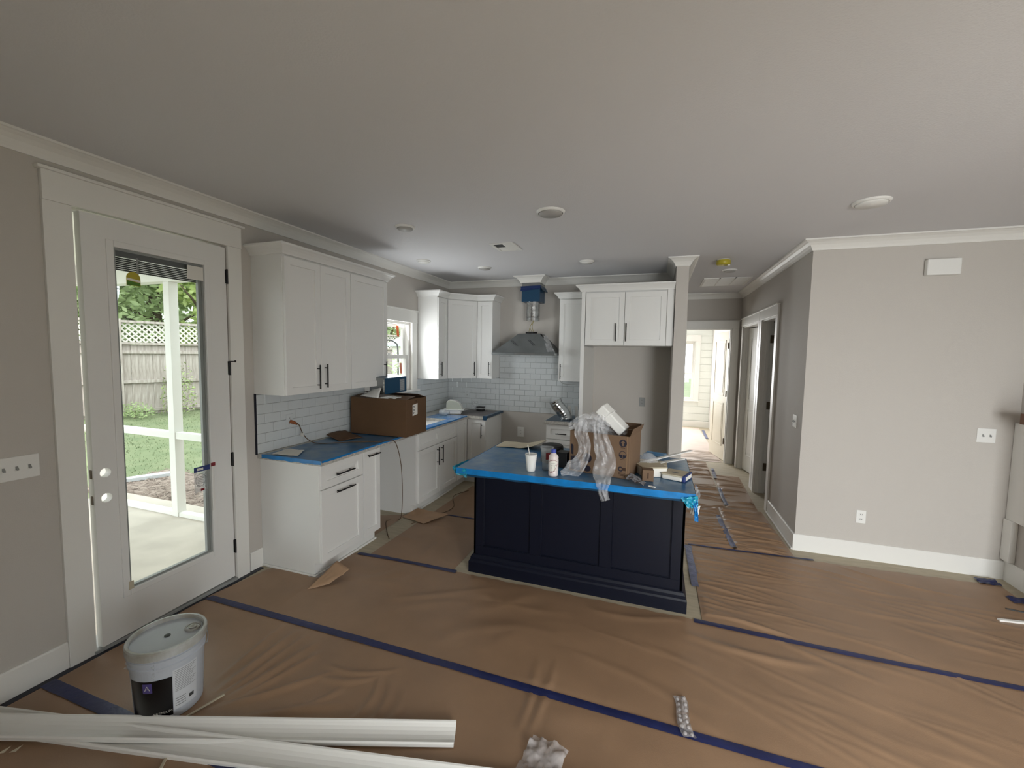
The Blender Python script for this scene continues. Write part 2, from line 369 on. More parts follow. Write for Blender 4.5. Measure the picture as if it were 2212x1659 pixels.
# baseboards
def base(name, segs_, T, h=.15, n=.014):
    for k, (a, b) in enumerate(segs_):
        mb = MB(); mb.T = T
        mb._add([(a, 0, 0), (a, n, 0), (a, n, h-.008), (a, n-.006, h), (a, 0, h), (b, 0, 0), (b, n, 0), (b, n, h-.008), (b, n-.006, h), (b, 0, h)],
                [(0, 1, 2, 3, 4), (9, 8, 7, 6, 5), (0, 5, 6, 1), (1, 6, 7, 2), (2, 7, 8, 3), (3, 8, 9, 4), (4, 9, 5, 0)])
        struct(mb.build(name, M['trim']))
base('baseboard_left', [(YREAR, DY0-.118), (DY1+.12, 2.53)], TL)
base('baseboard_hall', [(YR, D1A-.105)], THL); base('baseboard_front', [(XH-.014, XR)], TF)
base('baseboard_alcove', [(2.20, 3.15)], TB); base('baseboard_rear', [(0, XR)], TRE); base('baseboard_right', [(YREAR, 2.3)], TR)
base('baseboard_bedroom', [(BR0, XH)], TBB)
mb = MB(); mb.T = THL; mb.prism([(0, 0), (0, 0)], 0, 0) if False else None
box('shoe_moulding', XH-.028, XH-.014, YR-.014, D1A-.105, 0, .018, M['trim'], wall_hall, bevel=.005)

# ================================================================ patio door (door_1)
d1 = empty('door_1'); d1['kind'] = 'structure'; d1['label'] = 'white full-glass patio door on the left, blind raised inside the glass, slightly ajar'
for nm, a in (('casing', (DY0-.117, DY0, 0, .02, 0, DZ)), ('casing', (DY1, DY1+.105, 0, .02, 0, DZ)), ('head_casing', (DY0-.117, DY1+.105, 0, .026, DZ, DZ+.15)), ('head_cap', (DY0-.135, DY1+.125, 0, .042, DZ+.15, DZ+.166))):
    mb = MB(); mb.T = TL; mb.box(*a); mb.build(nm, M['trim'], d1, bevel=.002)
mb = MB(); mb.T = TL; mb.box(DY0-.012, DY0, -WT, -.06, 0, DZ); mb.box(DY1-.012, DY1, -WT, -.052, 0, DZ); mb.box(DY0, DY1-.012, -WT, -.052, DZ-.012, DZ); mb.build('jamb', M['trim'], d1)
mb = MB(); mb.T = TL; mb.box(DY0-.01, DY1, -WT, .028, 0, .022); mb.build('threshold', M['lgrey'], d1, bevel=.004)
# slab, turned a little about its hinge so that daylight shows along the latch side
slab_y0, slab_y1, st = DY0+.0235, DY1-.006, .045
GA, GB, GZ0, GZ1 = 1.590, 2.146, .285, 2.352
mb = MB(); mb.T = TL
mb.box(slab_y0, GA, -st, 0, .028, DZ-.016); mb.box(GB, slab_y1, -st, 0, .028, DZ-.016); mb.box(GA, GB, -st, 0, .028, GZ0); mb.box(GA, GB, -st, 0, GZ1, DZ-.016)
slab = mb.build('door_slab', M['cab'], d1)
# merge the four pieces' shared faces away and bore the two lock holes
cut = MB()
for zc in (1.044, .897):
    cut.lathe([(.027, -.1), (.027, .1)], (0, 1.512, zc), 28, R=Matrix.Rotation(PI/2, 3, 'Y'))
cutter = cut.build('cutter', M['cab']); bo = slab.modifiers.new('b', 'BOOLEAN'); bo.object = cutter; bo.operation = 'DIFFERENCE'; bo.solver = 'EXACT'
clean(slab); bpy.data.objects.remove(cutter)
def dring(nm, a, b, c, d, wd, n0, n1, m_, bev=.003):
    mb = MB(); mb.T = TL
    mb.box(a, a+wd, n0, n1, c, d); mb.box(b-wd, b, n0, n1, c, d); mb.box(a+wd, b-wd, n0, n1, c, c+wd); mb.box(a+wd, b-wd, n0, n1, d-wd, d)
    return mb.build(nm, m_, slab, bevel=bev)
dring('glass_frame', GA-.022, GB+.022, GZ0-.022, GZ1+.022, .036, -.052, .007, M['cab'])
dring('spacer', GA+.014, GB-.014, GZ0+.014, GZ1-.014, .014, -.035, -.008, M['lgrey'], 0)
mb = MB(); mb.T = TL; mb.box(GA+.01, GB-.01, -.010, -.007, GZ0+.01, GZ1-.01); mb.build('pane', M['glass'], slab)
mb = MB(); mb.T = TL; mb.box(GA+.01, GB-.01, -.037, -.034, GZ0+.01, GZ1-.01); mb.build('pane', M['glass'], slab)
mb = MB(); mb.T = TL; mb.box(GA+.02, GB-.02, -.033, -.011, 2.292, GZ1-.026); mb.build('blind_head_rail', M['grille'], slab)
for k in range(7):
    mb = MB(); mb.T = TL; z_ = 2.286-k*.011; mb.box(GA+.028, GB-.06, -.030, -.013, z_-.007, z_); mb.build('blind_slat', M['dgrey'], slab)
mb = MB(); mb.T = TL; mb.box(GA+.135, GA+.145, -.0105, -.0085, 2.2, 2.30); mb.build('ladder_cord', M['lgrey'], slab)
mb = MB(); mb.T = TL; mb.box(GB-.05, GB-.018, -.033, -.012, GZ0+.02, GZ1-.03); mb.build('blind_side_channel', M['lgrey'], slab)
mb = MB(); mb.T = TL; mb.box(GB-.014, GB+.004, -.004, .012, .60, .925); mb.build('blind_operator', M['trim'], slab, bevel=.004)
mb = MB(); mb.T = TL; mb.box(2.012, 2.118, .0075, .0105, 2.228, 2.318); s = mb.build('paper_tag', M['wpaper'], slab); s['label'] = 'white paper tag at the top of the glass'
# yellow and green half-round sticker
mb = MB(); mb.T = TL; pts = [(1.665+.0375+.0375*math.cos(a), 2.178+.036*math.sin(a)) for a in [PI*i/14 for i in range(15)]]+[(1.665, 2.132), (1.74, 2.132)]
mb._add([(u, -.0045, z_) for u, z_ in pts], [tuple(range(len(pts)))]); s = mb.build('sticker', M['yellow'], slab); s['label'] = 'yellow and green half-round sticker on the pane'
mb = MB(); mb.T = TL; mb.quad((1.667, -.0038, 2.134), (1.738, -.0038, 2.134), (1.738, -.0038, 2.152), (1.667, -.0038, 2.160)); mb.build('green_band', M['green'], slab)
mb = MB(); mb.T = TL; mb.quad((1.668, -.0038, 2.163), (1.737, -.0038, 2.155), (1.737, -.0038, 2.168), (1.668, -.0038, 2.176)); mb.build('white_band', M['wpaper'], slab)
# specification sticker
Q = lambda u0, u1, z0, z1, n, m_, nm: MB_quadL(u0, u1, z0, z1, n, m_, nm)
def MB_quadL(u0, u1, z0, z1, n, m_, nm):
    mb = MB(); mb.T = TL; mb.quad((u0, n, z0), (u1, n, z0), (u1, n, z1), (u0, n, z1)); return mb.build(nm, m_, slab, recalc=False)
s = Q(2.015, 2.105, .76, .935, -.0045, M['frost'], 'sticker'); s['label'] = 'clear printed sticker low on the pane, navy band at its top'
Q(2.015, 2.128, .905, .94, -.0038, M['navyp'], 'navy_band'); Q(2.036, 2.08, .914, .93, -.0030, M['wpaper'], 'white_band'); Q(2.058, 2.085, .765, .782, -.0038, M['red'], 'red_band')
mb = MB(); mb.T = TL
for k in range(24):
    a = 2*PI*k/24; b = 2*PI*(k+1)/24
    mb.quad((2.06+.036*math.cos(a), -.0038, .845+.045*math.sin(a)), (2.06+.036*math.cos(b), -.0038, .845+.045*math.sin(b)), (2.06+.033*math.cos(b), -.0038, .845+.042*math.sin(b)), (2.06+.033*math.cos(a), -.0038, .845+.042*math.sin(a)))
for k in range(5): mb.quad((2.038, -.0038, .822+k*.011), (2.082, -.0038, .822+k*.011), (2.082, -.0038, .825+k*.011), (2.038, -.0038, .825+k*.011))
mb.build('print', M['inkg'], slab, recalc=False)
mb = MB(); mb.T = TL; mb.box(GB-.018, GB+.012, .008, .011, .925, .95); mb.build('red_tab', M['red'], slab)
for zc in (2.29, 1.623, .939, .265):
    mb = MB(); mb.T = TL; mb.box(slab_y1-.006, slab_y1+.012, 0.0, .004, zc-.05, zc+.05); mb.lathe([(.0065, zc-.052), (.0065, zc+.052)], (slab_y1+.003, .010, 0), 10); mb.build('hinge', M['black'], slab)
mb = MB(); mb.T = TL; mb.box(slab_y1+.0, slab_y1+.035, .012, .022, 1.668, 1.676); mb.box(slab_y1+.03, slab_y1+.045, .010, .024, 1.664, 1.68); mb.build('hinge_stop', M['black'], slab, bevel=.002)
mb = MB(); mb.T = TL; mb.box(slab_y0-.002, slab_y0, -.03, -.012, 1.02, 1.07); mb.box(slab_y0-.002, slab_y0, -.03, -.012, .87, .92); mb.build('latch_plate', M['brass'], slab)
mb = MB(); mb.T = TL; mb.box(GA+.004, GA+.03, .008, .010, .30, .35); mb.build('tape_scrap', M['beige'], slab)
# swing about the hinge
ang = math.radians(2.0); hx, hy = 0, slab_y1
slab.matrix_local = Matrix.Translation((hx, hy, 0)) @ Matrix.Rotation(ang, 4, 'Z') @ Matrix.Translation((-hx, -hy, 0))

# ================================================================ hall doors
def hall_door(nm, T, u0, u1, h, wall_t, right=True, left=True, head=.115):
    d = empty(nm); d['kind'] = 'structure'
    casing(d, T, u0, u1, 0, h, .095, head, sill=False, left=left, right=right)
    mb = MB(); mb.T = T; mb.box(u0, u0+.018, -wall_t, 0, 0, h); mb.box(u1-.018, u1, -wall_t, 0, 0, h); mb.box(u0+.018, u1-.018, -wall_t, 0, h-.018, h)
    mb.box(u0+.018, u0+.028, -wall_t*.65, -wall_t*.35, 0, h-.018); mb.box(u1-.028, u1-.018, -wall_t*.65, -wall_t*.35, 0, h-.018)
    mb.build('jamb', M['trim'], d); return d
def panel_leaf(root, O, U, N, wd, h, m_, knob=None, t=.035):
    """two-panel moulded door leaf; O at the hinge bottom, U along the leaf"""
    T = frame(O, U, N); mb = MB(); mb.T = T
    mb.box(0, wd, -t, 0, .01, h)
    leaf = mb.build('door_leaf', m_, root, bevel=.002)
    for (a, b) in ((.24, .98), (1.10, h-.14)):
        for side in (0, 1):
            mb = MB(); mb.T = T; n0 = 0 if side == 0 else -t
            s_ = 1 if side == 0 else -1
            ux0, ux1 = .12, wd-.12
            for (p, q, r, s2) in ((ux0, ux0+.02, a, b), (ux1-.02, ux1, a, b), (ux0, ux1, a, a+.02), (ux0, ux1, b-.02, b)):
                mb.box(p, q, min(n0, n0+s_*.006), max(n0, n0+s_*.006), r, s2)
            mb.build('panel_moulding', m_, leaf, bevel=.0025)
            mb = MB(); mb.T = T; mb.box(ux0+.05, ux1-.05, min(n0, n0+s_*.004), max(n0, n0+s_*.004), a+.05, b-.05); mb.build('panel', m_, leaf, bevel=.003)
    return leaf, T
d2 = hall_door('door_2', THL, D1A, D1B, DH, .115)
leaf, T = panel_leaf(d2, (XH+.117, D1B-.02, 0), (1, 0.06, 0), (0, -1, 0), .63, DH-.03, M['trim'])
for zc in (.35, 1.15, 2.0):
    box('hinge', XH+.085, XH+.125, D1B-.026, D1B-.018, zc-.05, zc+.05, M['brass'], d2, bevel=.002)
d3 = hall_door('door_3', THL, D2A, D2B, DH, .115, left=True)
leaf, T = panel_leaf(d3, (XH+.06, D2B-.02, 0), (.22, -1, 0), (-1, -.22, 0), .86, DH-.03, M['trim'])
mb = MB(); mb.T = T; mb.box(.79, .83, 0, .014, .90, .96); mb.build('latch', M['black'], leaf, bevel=.002)
box('hinge_plate', XH+.04, XH+.08, D2A+.018, D2A+.021, .95, 1.02, M['brass'], d3)
d4 = hall_door('door_4', TE, EX0, EX1, 2.225, .12, right=True)
leaf, T = panel_leaf(d4, (EX1-.02, YH+.125, 0), (-.16, .72, 0), (-.72, -.16, 0), .71, 2.19, M['cream'])
for zc in (.35, 1.15, 1.95):
    box('hinge', EX1-.045, EX1-.012, YH+.09, YH+.128, zc-.05, zc+.05, M['brass'], d4, bevel=.002)
mb = MB(); mb.T = T; mb.lathe([(.012, -.001), (.012, .002)], (.65, 0, 1.0), 12); mb.build('bore_plate', M['wpaper'], leaf)

# ================================================================ tiled splashback
_tile = {}
def tile_mesh(a, b):
    k = (round(a, 3), round(b, 3))
    if k not in _tile:
        mb = MB(); e = .0035; t = .008
        mb._add([(0, 0, 0), (a, 0, 0), (a, 0, b), (0, 0, b), (0, t-.002, 0), (a, t-.002, 0), (a, t-.002, b), (0, t-.002, b), (e, t, e), (a-e, t, e), (a-e, t, b-e), (e, t, b-e)],
                [(8, 9, 10, 11), (4, 5, 9, 8), (5, 6, 10, 9), (6, 7, 11, 10), (7, 4, 8, 11), (0, 1, 5, 4), (1, 2, 6, 5), (2, 3, 7, 6), (3, 0, 4, 7)])
        me = bpy.data.meshes.new('tile'); me.from_pydata(mb.v, [], mb.f); me.materials.append(M['tile']); me.update(); _tile[k] = me
    return _tile[k]
def tile_field(parent, T, rects, u_start, u_end, z0, z1, holes):
    tw, th, g = .1545, .0788, .0025; row = 0; z = z0
    O = Vector(T(0, 0, 0)); U = Vector(T(1, 0, 0))-O; N = Vector(T(0, 1, 0))-O
    while z < z1-.01:
        u = u_start-(tw/2 if row % 2 else 0)
        zz = min(z+th-g, z1)
        while u < u_end:
            a, b = max(u, u_start), min(u+tw-g, u_end)
            spans = [(a, b)]
            for h0, h1, c0, c1 in holes:
                if zz > c0+.003 and z < c1-.003:
                    nx = []
                    for p, q in spans:
                        if h0 > p: nx.append((p, min(q, h0)))
                        if h1 < q: nx.append((max(p, h1), q))
                    spans = nx
            for p, q in spans:
                if q-p < .012: continue
                me = tile_mesh(q-p, zz-z)
                o = bpy.data.objects.new('tile', me); link(o, parent)
                R = Matrix(((U.x, N.x, 0), (U.y, N.y, 0), (0, 0, 1)))
                tilt = Matrix.Rotation(random.gauss(0, .006), 3, 'X') @ Matrix.Rotation(random.gauss(0, .006), 3, 'Z')
                Mx = (R @ tilt).to_4x4(); Mx.translation = Vector(T(p, .004, z)); o.matrix_world = Mx
            u += tw
        z += th; row += 1
tile_field(wall_left, TL, None, 2.506, YB-.012, .932, 1.412, [(WY0-.12, WY1+.12, WZ0-.03, 9)])
tile_field(wall_back, TB, None, .012, .84, .932, 1.412, []); tile_field(wall_back, TB, None, .842, 1.768, .932, 1.745, []); tile_field(wall_back, TB, None, 1.77, 2.145, .932, 1.412, [])
mb = MB(); mb.T = TL; mb.box(2.504, WY0-.125, 0, .004, .93, 1.41); mb.box(WY0-.125, WY1+.125, 0, .004, .93, WZ0-.035); mb.box(WY1+.125, YB, 0, .004, .93, 1.41); mb.build('grout_bed', M['grout'], wall_left)
mb = MB(); mb.T = TB; mb.box(0, .84, 0, .004, .93, 1.41); mb.box(.84, 1.768, 0, .004, .93, 1.745); mb.box(1.768, 2.145, 0, .004, .93, 1.41); mb.build('grout_bed', M['grout'], wall_back)
mb = MB(); mb.T = TL; mb.box(2.494, 2.505, 0, .013, .925, 1.414); mb.build('edge_trim', M['blacktrim'], wall_left)

# ================================================================ cabinets
def shaker(T, u0, u1, z0, z1, name, parent, fw=.057, t=.02, m_=None):
    m_ = m_ or M['cab']; r = .0115; mb = MB(); mb.T = T
    a, b, c, d = u0+fw, u1-fw, z0+fw, z1-fw; n1, n0 = 0, -t
    V = [(u0, n0, z0), (u1, n0, z0), (u1, n0, z1), (u0, n0, z1), (u0, n1, z0), (u1, n1, z0), (u1, n1, z1), (u0, n1, z1),
         (a, n1, c), (b, n1, c), (b, n1, d), (a, n1, d), (a, n1-r, c), (b, n1-r, c), (b, n1-r, d), (a, n1-r, d)]
    Fs = [(0, 3, 2, 1), (0, 1, 5, 4), (1, 2, 6, 5), (2, 3, 7, 6), (3, 0, 4, 7), (4, 5, 9, 8), (5, 6, 10, 9), (6, 7, 11, 10), (7, 4, 8, 11), (8, 9, 13, 12), (9, 10, 14, 13), (10, 11, 15, 14), (11, 8, 12, 15), (12, 13, 14, 15)]
    mb._add(V, Fs); return mb.build(name, m_, parent, bevel=.0012, seg=1)
def pull(T, u, z, length, vertical, parent):
    mb = MB(); s = .032; h = length/2
    if vertical:
        mb.tube([T(u, s, z-h), T(u, s, z+h)], .006, 10)
        for q in (-h*.68, h*.68): mb.tube([T(u, 0, z+q), T(u, s, z+q+.0001)], .0045, 8)
    else:
        mb.tube([T(u-h, s, z), T(u+h, s, z)], .006, 10)
        for q in (-h*.68, h*.68): mb.tube([T(u+q, 0, z), T(u+q+.0001, s, z)], .0045, 8)
    o = mb.build('handle', M['black'], parent, smooth=False); o['label'] = 'matte black bar handle'; return o
def cabinet(name, label, O, U, N, wd, z0, z1, depth, fronts, toe=False, group=None, cat='cabinet', extra=None, loc=None):
    T = frame(O, U, N); c = Vector(O)+Vector(U)*wd/2-Vector(N)*depth/2
    root = empty(name, (c.x, c.y, z0), label=label, cat=cat, group=group)
    inv = Matrix.Translation((-c.x, -c.y, -z0))
    mb = MB(); mb.T = T
    if toe:
        mb.prism([(0, 0), (0, 0)], 0, 0) if False else None
        tz = .11
        def side(a, b): mb.box(a, b, -depth, -.0205, z0+tz, z1); mb.box(a, b, -depth, -.07, z0, z0+tz)
        side(0, wd)
    else: mb.box(0, wd, -depth, -.0205, z0, z1)
    kids = [mb.build('cabinet_box', M['cab'], root)]
    for f in fronts:
        k, u0, u1, a, b = f[:5]; g = .0015
        d = shaker(T, u0+g, u1-g, a+g, b-g, k, root, fw=min(.057, (u1-u0)*.28, (b-a)*.3)); kids.append(d)
        if len(f) > 5:
            v, hu, hz, hl = f[5:]; pull(T, hu, hz, hl, v == 'v', d)
    for k_ in kids: k_.matrix_parent_inverse = inv
    return root, T, inv
ZB, ZT = 0, .893
def add(o, inv): o.matrix_parent_inverse = inv; return o
# left wall base run: end cabinet (drawer over pull-out), narrow pull-out, gap, sink base, corner
rb, T, inv = cabinet('base_cabinet', 'white base cabinet at the near end of the counter, drawer above tall door', (.61, 2.534, 0), (0, 1, 0), (1, 0, 0), .494, 0, ZT, .608,
    [('drawer', .004, .490, .695, .885, 'h', .245, .785, .215), ('door', .004, .490, .115, .690, 'h', .248, .645, .215)], toe=True)
mb = MB(); mb.T = T; mb.box(-.002, .494, -.068, -.052, 0, .02); mb.box(-.016, -.002, -.608, -.052, 0, .02); add(mb.build('shoe_moulding', M['trim'], rb, bevel=.006), inv)
rb, T, inv = cabinet('base_cabinet', 'narrow white base cabinet with one full-height front, beside the dishwasher gap', (.61, 3.029, 0), (0, 1, 0), (1, 0, 0), .241, 0, ZT, .608,
    [('door', .003, .238, .115, .885, 'h', .122, .842, .165)], toe=True)
mb = MB(); mb.T = T; mb.box(0, .25, -.068, -.052, 0, .02); add(mb.build('shoe_moulding', M['trim'], rb, bevel=.006), inv)
rb, T, inv = cabinet('base_cabinet', 'white sink base cabinet under the window, two doors below two false fronts', (.61, 3.909, 0), (0, 1, 0), (1, 0, 0), .957, 0, ZT, .608,
    [('drawer', .035, .496, .70, .885), ('drawer', .499, .953, .70, .885), ('door', .035, .496, .115, .695, 'v', .43, .56, .21), ('door', .499, .953, .115, .695, 'v', .528, .565, .21)], toe=True)
mb = MB(); mb.T = T; mb.box(0, .957, -.068, -.052, 0, .02); add(mb.build('shoe_moulding', M['trim'], rb, bevel=.006), inv)
# corner base (folding door), an L
root = empty('corner_cabinet', (.44, 5.3, 0), label='white corner base cabinet between sink base and range gap, folding door', cat='cabinet'); inv = Matrix.Translation((-.44, -5.3, 0))
mb = MB(); L = [(.002, 4.868), (.589, 4.868), (.589, 5.186), (.876, 5.186), (.876, YB-.003), (.002, YB-.003)]
mb.prism(L, .11, ZT); L2 = [(.002, 4.868), (.54, 4.868), (.54, 5.235), (.876, 5.235), (.876, YB-.003), (.002, YB-.003)]; mb.prism(L2, 0, .11); add(mb.build('cabinet_box', M['cab'], root), inv)
add(shaker(frame((.61, 4.868, 0), (0, 1, 0), (1, 0, 0)), .003, .293, .115, .885, 'door', root), inv)
Tc = frame((.61, 5.165, 0), (1, 0, 0), (0, -1, 0)); dd = add(shaker(Tc, .003, .264, .115, .885, 'door', root), inv); pull(Tc, .215, .735, .2, True, dd)
# right base beside the fridge
rb, T, inv = cabinet('drawer_cabinet', 'narrow white drawer base between the range gap and refrigerator panel', (1.70, 5.165, 0), (1, 0, 0), (0, -1, 0), .445, 0, ZT, .608,
    [('drawer', .004, .441, .70, .885, 'h', .20, .772, .14), ('drawer', .004, .441, .41, .695, 'h', .20, .60, .14), ('drawer', .004, .441, .115, .405, 'h', .2, .31, .14)], toe=True)
# island
isl = empty('kitchen_island', (2.437, 3.37, 0), label='navy blue panelled kitchen island standing in the middle of the floor', cat='island'); inv = Matrix.Translation((-2.437, -3.37, 0))
I0, I1, IY0, IY1 = 1.650, 3.224, 3.068, 3.68
add(box('island_body', I0+.018, I1-.018, IY0+.018, IY1, 0, ZT, M['navy'], isl), inv)
Ti = frame((I0, IY0, 0), (1, 0, 0), (0, -1, 0)); W_ = I1-I0
def frame_face(T, W_, cuts, sw, name, zt=ZT, bot=.215, top=.06):
    mb = MB(); mb.T = T; mb.box(0, W_, -.018, 0, 0, bot); mb.box(0, W_, -.018, 0, zt-top, zt)
    for a, b in cuts: mb.box(a, b, -.018, 0, bot, zt-top)
    return add(mb.build(name, M['navy'], isl, bevel=.0015, seg=1), inv)
frame_face(Ti, W_, [(0, .082), (.468, .556), (1.002, 1.088), (W_-.082, W_)], .085, 'front_frame')
for a, b in ((.082, .468), (.556, 1.002), (1.088, W_-.082)):
    mb = MB(); mb.T = Ti; mb.box(a, b, -.0179, -.012, .215, ZT-.06); add(mb.build('panel', M['navy'], isl), inv)
    mb = MB(); mb.T = Ti
    for p in ((a, b, .215, .221), (a, a+.006, .215, ZT-.06), (b-.006, b, .215, ZT-.06)): mb.box(p[0], p[1], -.0125, -.005, p[2], p[3])
    add(mb.build('panel_bead', M['navy'], isl, bevel=.002, seg=1), inv)
for nx, O, U in ((1, (I1, IY0, 0), (0, 1, 0)), (-1, (I0, IY0, 0), (0, 1, 0))):
    Ts = frame(O, U, (nx, 0, 0)); Ws = IY1-IY0
    frame_face(Ts, Ws, [(0, .085), (Ws-.085, Ws)], .085, 'side_frame')
BP = [(0, 0), (.032, 0), (.032, .085), (.026, .098), (.020, .104), (.020, .118), (.012, .135), (.004, .142), (0, .142)]
mbk = sweep([(I0, IY1), (I0, IY0), (I1, IY0), (I1, IY1)], BP, side=1)
add(mbk.build('base_moulding', M['navy'], isl), inv)
# worktops
ct = empty('island_worktop', (2.45, 3.22, ZT), label='pale stone island worktop hidden under blue film', cat='worktop'); inv = Matrix.Translation((-2.45, -3.22, -ZT))
add(box('stone_slab', 1.648, 3.25, 2.757, 3.70, ZT, .926, M['stone'], ct, bevel=.002), inv)
ct = empty('worktop', (.32, 4.2, ZT), label='speckled pale stone worktop along the left wall, turning the kitchen corner', cat='worktop'); inv = Matrix.Translation((-.32, -4.2, -ZT))
# left run with sink cut-out
mb = MB(); SX0, SX1, SY0, SY1 = .12, .53, 4.05, 4.72
mb.box(.002, .642, 2.508, SY0, ZT, .93); mb.box(.002, SX0, SY0, SY1, ZT, .93); mb.box(SX1, .642, SY0, SY1, ZT, .93); mb.box(.002, .642, SY1, YB-.002, ZT, .93); mb.box(.642, .905, 5.135, YB-.002, ZT, .93)
add(mb.build('stone_slab', M['stone'], ct), inv)
mb = MB(); mb.box(SX0, SX1, SY0, SY1, .72, .725); mb.box(SX0-.004, SX0, SY0, SY1, .72, .892); mb.box(SX1, SX1+.004, SY0, SY1, .72, .892); mb.box(SX0, SX1, SY0-.004, SY0, .72, .892); mb.box(SX0, SX1, SY1, SY1+.004, .72, .892)
s = empty('kitchen_sink', (.32, 4.38, .72), label='stainless sink bowl set in the worktop beneath the window', cat='sink'); o = mb.build('bowl', M['steel'], s); o.matrix_parent_inverse = Matrix.Translation((-.32, -4.38, -.72))
tag(box('worktop', 1.68, 2.145, 5.13, YB-.002, ZT, .93, M['stone'], bevel=.002), 'short speckled stone worktop on the drawer base beside the refrigerator panel', 'worktop')
# ---- blue protective film
def rag(n, amp): return [random.uniform(-amp, amp) for _ in range(n)]
fl = empty('protective_film', (2.45, 3.22, .93), label='dusty blue protective film taped over the island worktop', cat='film'); inv = Matrix.Translation((-2.45, -3.22, -.93))
def topfn(x0, x1, y0, y1, z, amp):
    def fn(u, v):
        x = x0+(x1-x0)*u; y = y0+(y1-y0)*v
        return (x, y, z+amp*(noise.noise((x*7, y*7, 1.3))+.4*noise.noise((x*22, y*19, 3)))*min(1, 12*min(u, 1-u, v, 1-v)+.05)+amp*.5)
    return fn
add(MB().grid(topfn(1.644, 3.254, 2.753, 3.704, .9275, .0022), 70, 44).build('film_top', M['bluetop'], fl, smooth=True), inv)
mb = MB()
def skirt(mb, p0, p1, nrm, zt, drop, n=40, amp=.004, seed=0):
    P0, P1, Nn = Vector(p0), Vector(p1), Vector(nrm)
    def fn(u, v):
        p = P0.lerp(P1, u); d = (drop+.006*noise.noise((u*9+seed, .2, seed)))*v
        q = p+Nn*(.002+amp*v*(.5+noise.noise((u*14+seed, v*2, seed))))
        return (q.x, q.y, zt-d)
    mb.grid(fn, n, 3)
skirt(mb, (1.644, 2.753, 0), (3.254, 2.753, 0), (0, -1, 0), .930, .042, 60, .003, 1)
skirt(mb, (3.254, 2.753, 0), (3.254, 3.70, 0), (1, 0, 0), .930, .045, 30, .004, 2)
skirt(mb, (1.644, 2.753, 0), (1.644, 3.70, 0), (-1, 0, 0), .930, .045, 30, .004, 3)
add(mb.build('film_edge', M['blueedge'], fl, smooth=True), inv)
# darker lower tape turned under
mb = MB(); skirt(mb, (1.70, 2.764, 0), (3.20, 2.764, 0), (0, 1, 0), .893, .022, 50, .012, 6); add(mb.build('film_underside', M['bluefilm'], fl, smooth=True), inv)
def crumple(name, pts, m_, parent=None, amp=.012, nu=14, nv=14, seed=0, freq=18, solid=0, smooth=True):
    """crumpled sheet between four corner points (a,b,c,d)"""
    a, b, c, d = [Vector(p) for p in pts]; nrm = (b-a).cross(d-a).normalized()
    def fn(u, v):
        p = a.lerp(b, u).lerp(d.lerp(c, u), v)
        k = noise.noise((u*freq/4+seed, v*freq/4, seed))+.5*noise.noise((u*freq/1.6+seed, v*freq/1.6, seed+5))+.3*abs(noise.noise((u*freq+seed, v*freq, seed+9)))
        e = .006*noise.noise((u*8+seed*3, v*8, 2.2))
        return p+nrm*amp*k+Vector((e, e, 0))
    return MB().grid(fn, nu, nv).build(name, m_, parent, smooth=smooth, solid=solid)
# loose corner folds of the film
add(crumple('film_fold', [(1.60, 2.775, .927), (1.73, 2.742, .930), (1.73, 2.75, .862), (1.63, 2.79, .872)], M['teal'], fl, .012, seed=2), inv)
add(crumple('film_fold', [(1.60, 2.775, .927), (1.63, 3.0, .930), (1.645, 3.0, .885), (1.615, 2.79, .872)], M['teal'], fl, .01, seed=3), inv)
add(crumple('film_fold', [(3.17, 2.745, .90), (3.265, 2.74, .925), (3.272, 2.76, .845), (3.21, 2.752, .84)], M['teal'], fl, .014, seed=4), inv)
add(crumple('film_fold', [(3.235, 2.745, .90), (3.265, 2.75, .90), (3.275, 2.76, .76), (3.255, 2.752, .765)], M['blueedge'], fl, .010, seed=5), inv)
add(crumple('film_fold', [(3.25, 2.77, .92), (3.275, 3.0, .93), (3.30, 3.0, .87), (3.275, 2.78, .86)], M['bag'], fl, .016, seed=6), inv)
add(crumple('film_fold', [(2.91, 3.70, .93), (3.13, 3.69, .93), (3.10, 3.72, .955), (2.95, 3.725, .962)], M['bluetop'], fl, .008, seed=7), inv)
add(crumple('paper_liner', [(3.235, 2.79, .835), (3.285, 2.79, .85), (3.275, 2.80, .775), (3.23, 2.80, .79)], M['wpaper'], fl, .003, seed=33, solid=.002), inv)
# film on left run
fl = empty('protective_film', (.33, 3.6, .93), label='blue protective film taped over the worktop beside the left wall', cat='film'); inv = Matrix.Translation((-.33, -3.6, -.93))
add(MB().grid(topfn(.055, .645, 2.512, 4.04, .9305, .0015), 26, 60).build('film_top', M['bluetop'], fl, smooth=True), inv)
mbf = MB(); mbf.grid(topfn(.535, .645, 4.04, 4.73, .9305, .001), 6, 26); mbf.grid(topfn(.20, .645, 4.73, 5.10, .9305, .001), 20, 14); mbf.grid(topfn(.05, .118, 4.04, 4.73, .9305, .001), 4, 26)
add(mbf.build('film_top', mat('glossy_blue_film', (50, 118, 190), .16, rgb2=(96, 140, 178), vscale=9, bump=.15, bscale=30), fl, smooth=True), inv)
mb = MB(); skirt(mb, (.055, 2.506, 0), (.646, 2.506, 0), (0, -1, 0), .934, .030, 30, .004, 8); skirt(mb, (.645, 2.508, 0), (.645, 5.08, 0), (1, 0, 0), .933, .014, 60, .003, 9)
add(mb.build('film_edge', M['blueedge'], fl, smooth=True), inv)
fl = empty('protective_film', (.9, 5.45, .93), label='grey and blue taped film over the worktop corner by the range gap', cat='film'); inv = Matrix.Translation((-.9, -5.45, -.93))
add(MB().grid(topfn(.40, .905, 5.13, 5.70, .9312, .0015), 20, 20).build('film_top', mat('grey_rosin_sheet', (112, 106, 106), .6, var=.12, vscale=7), fl, smooth=True), inv)
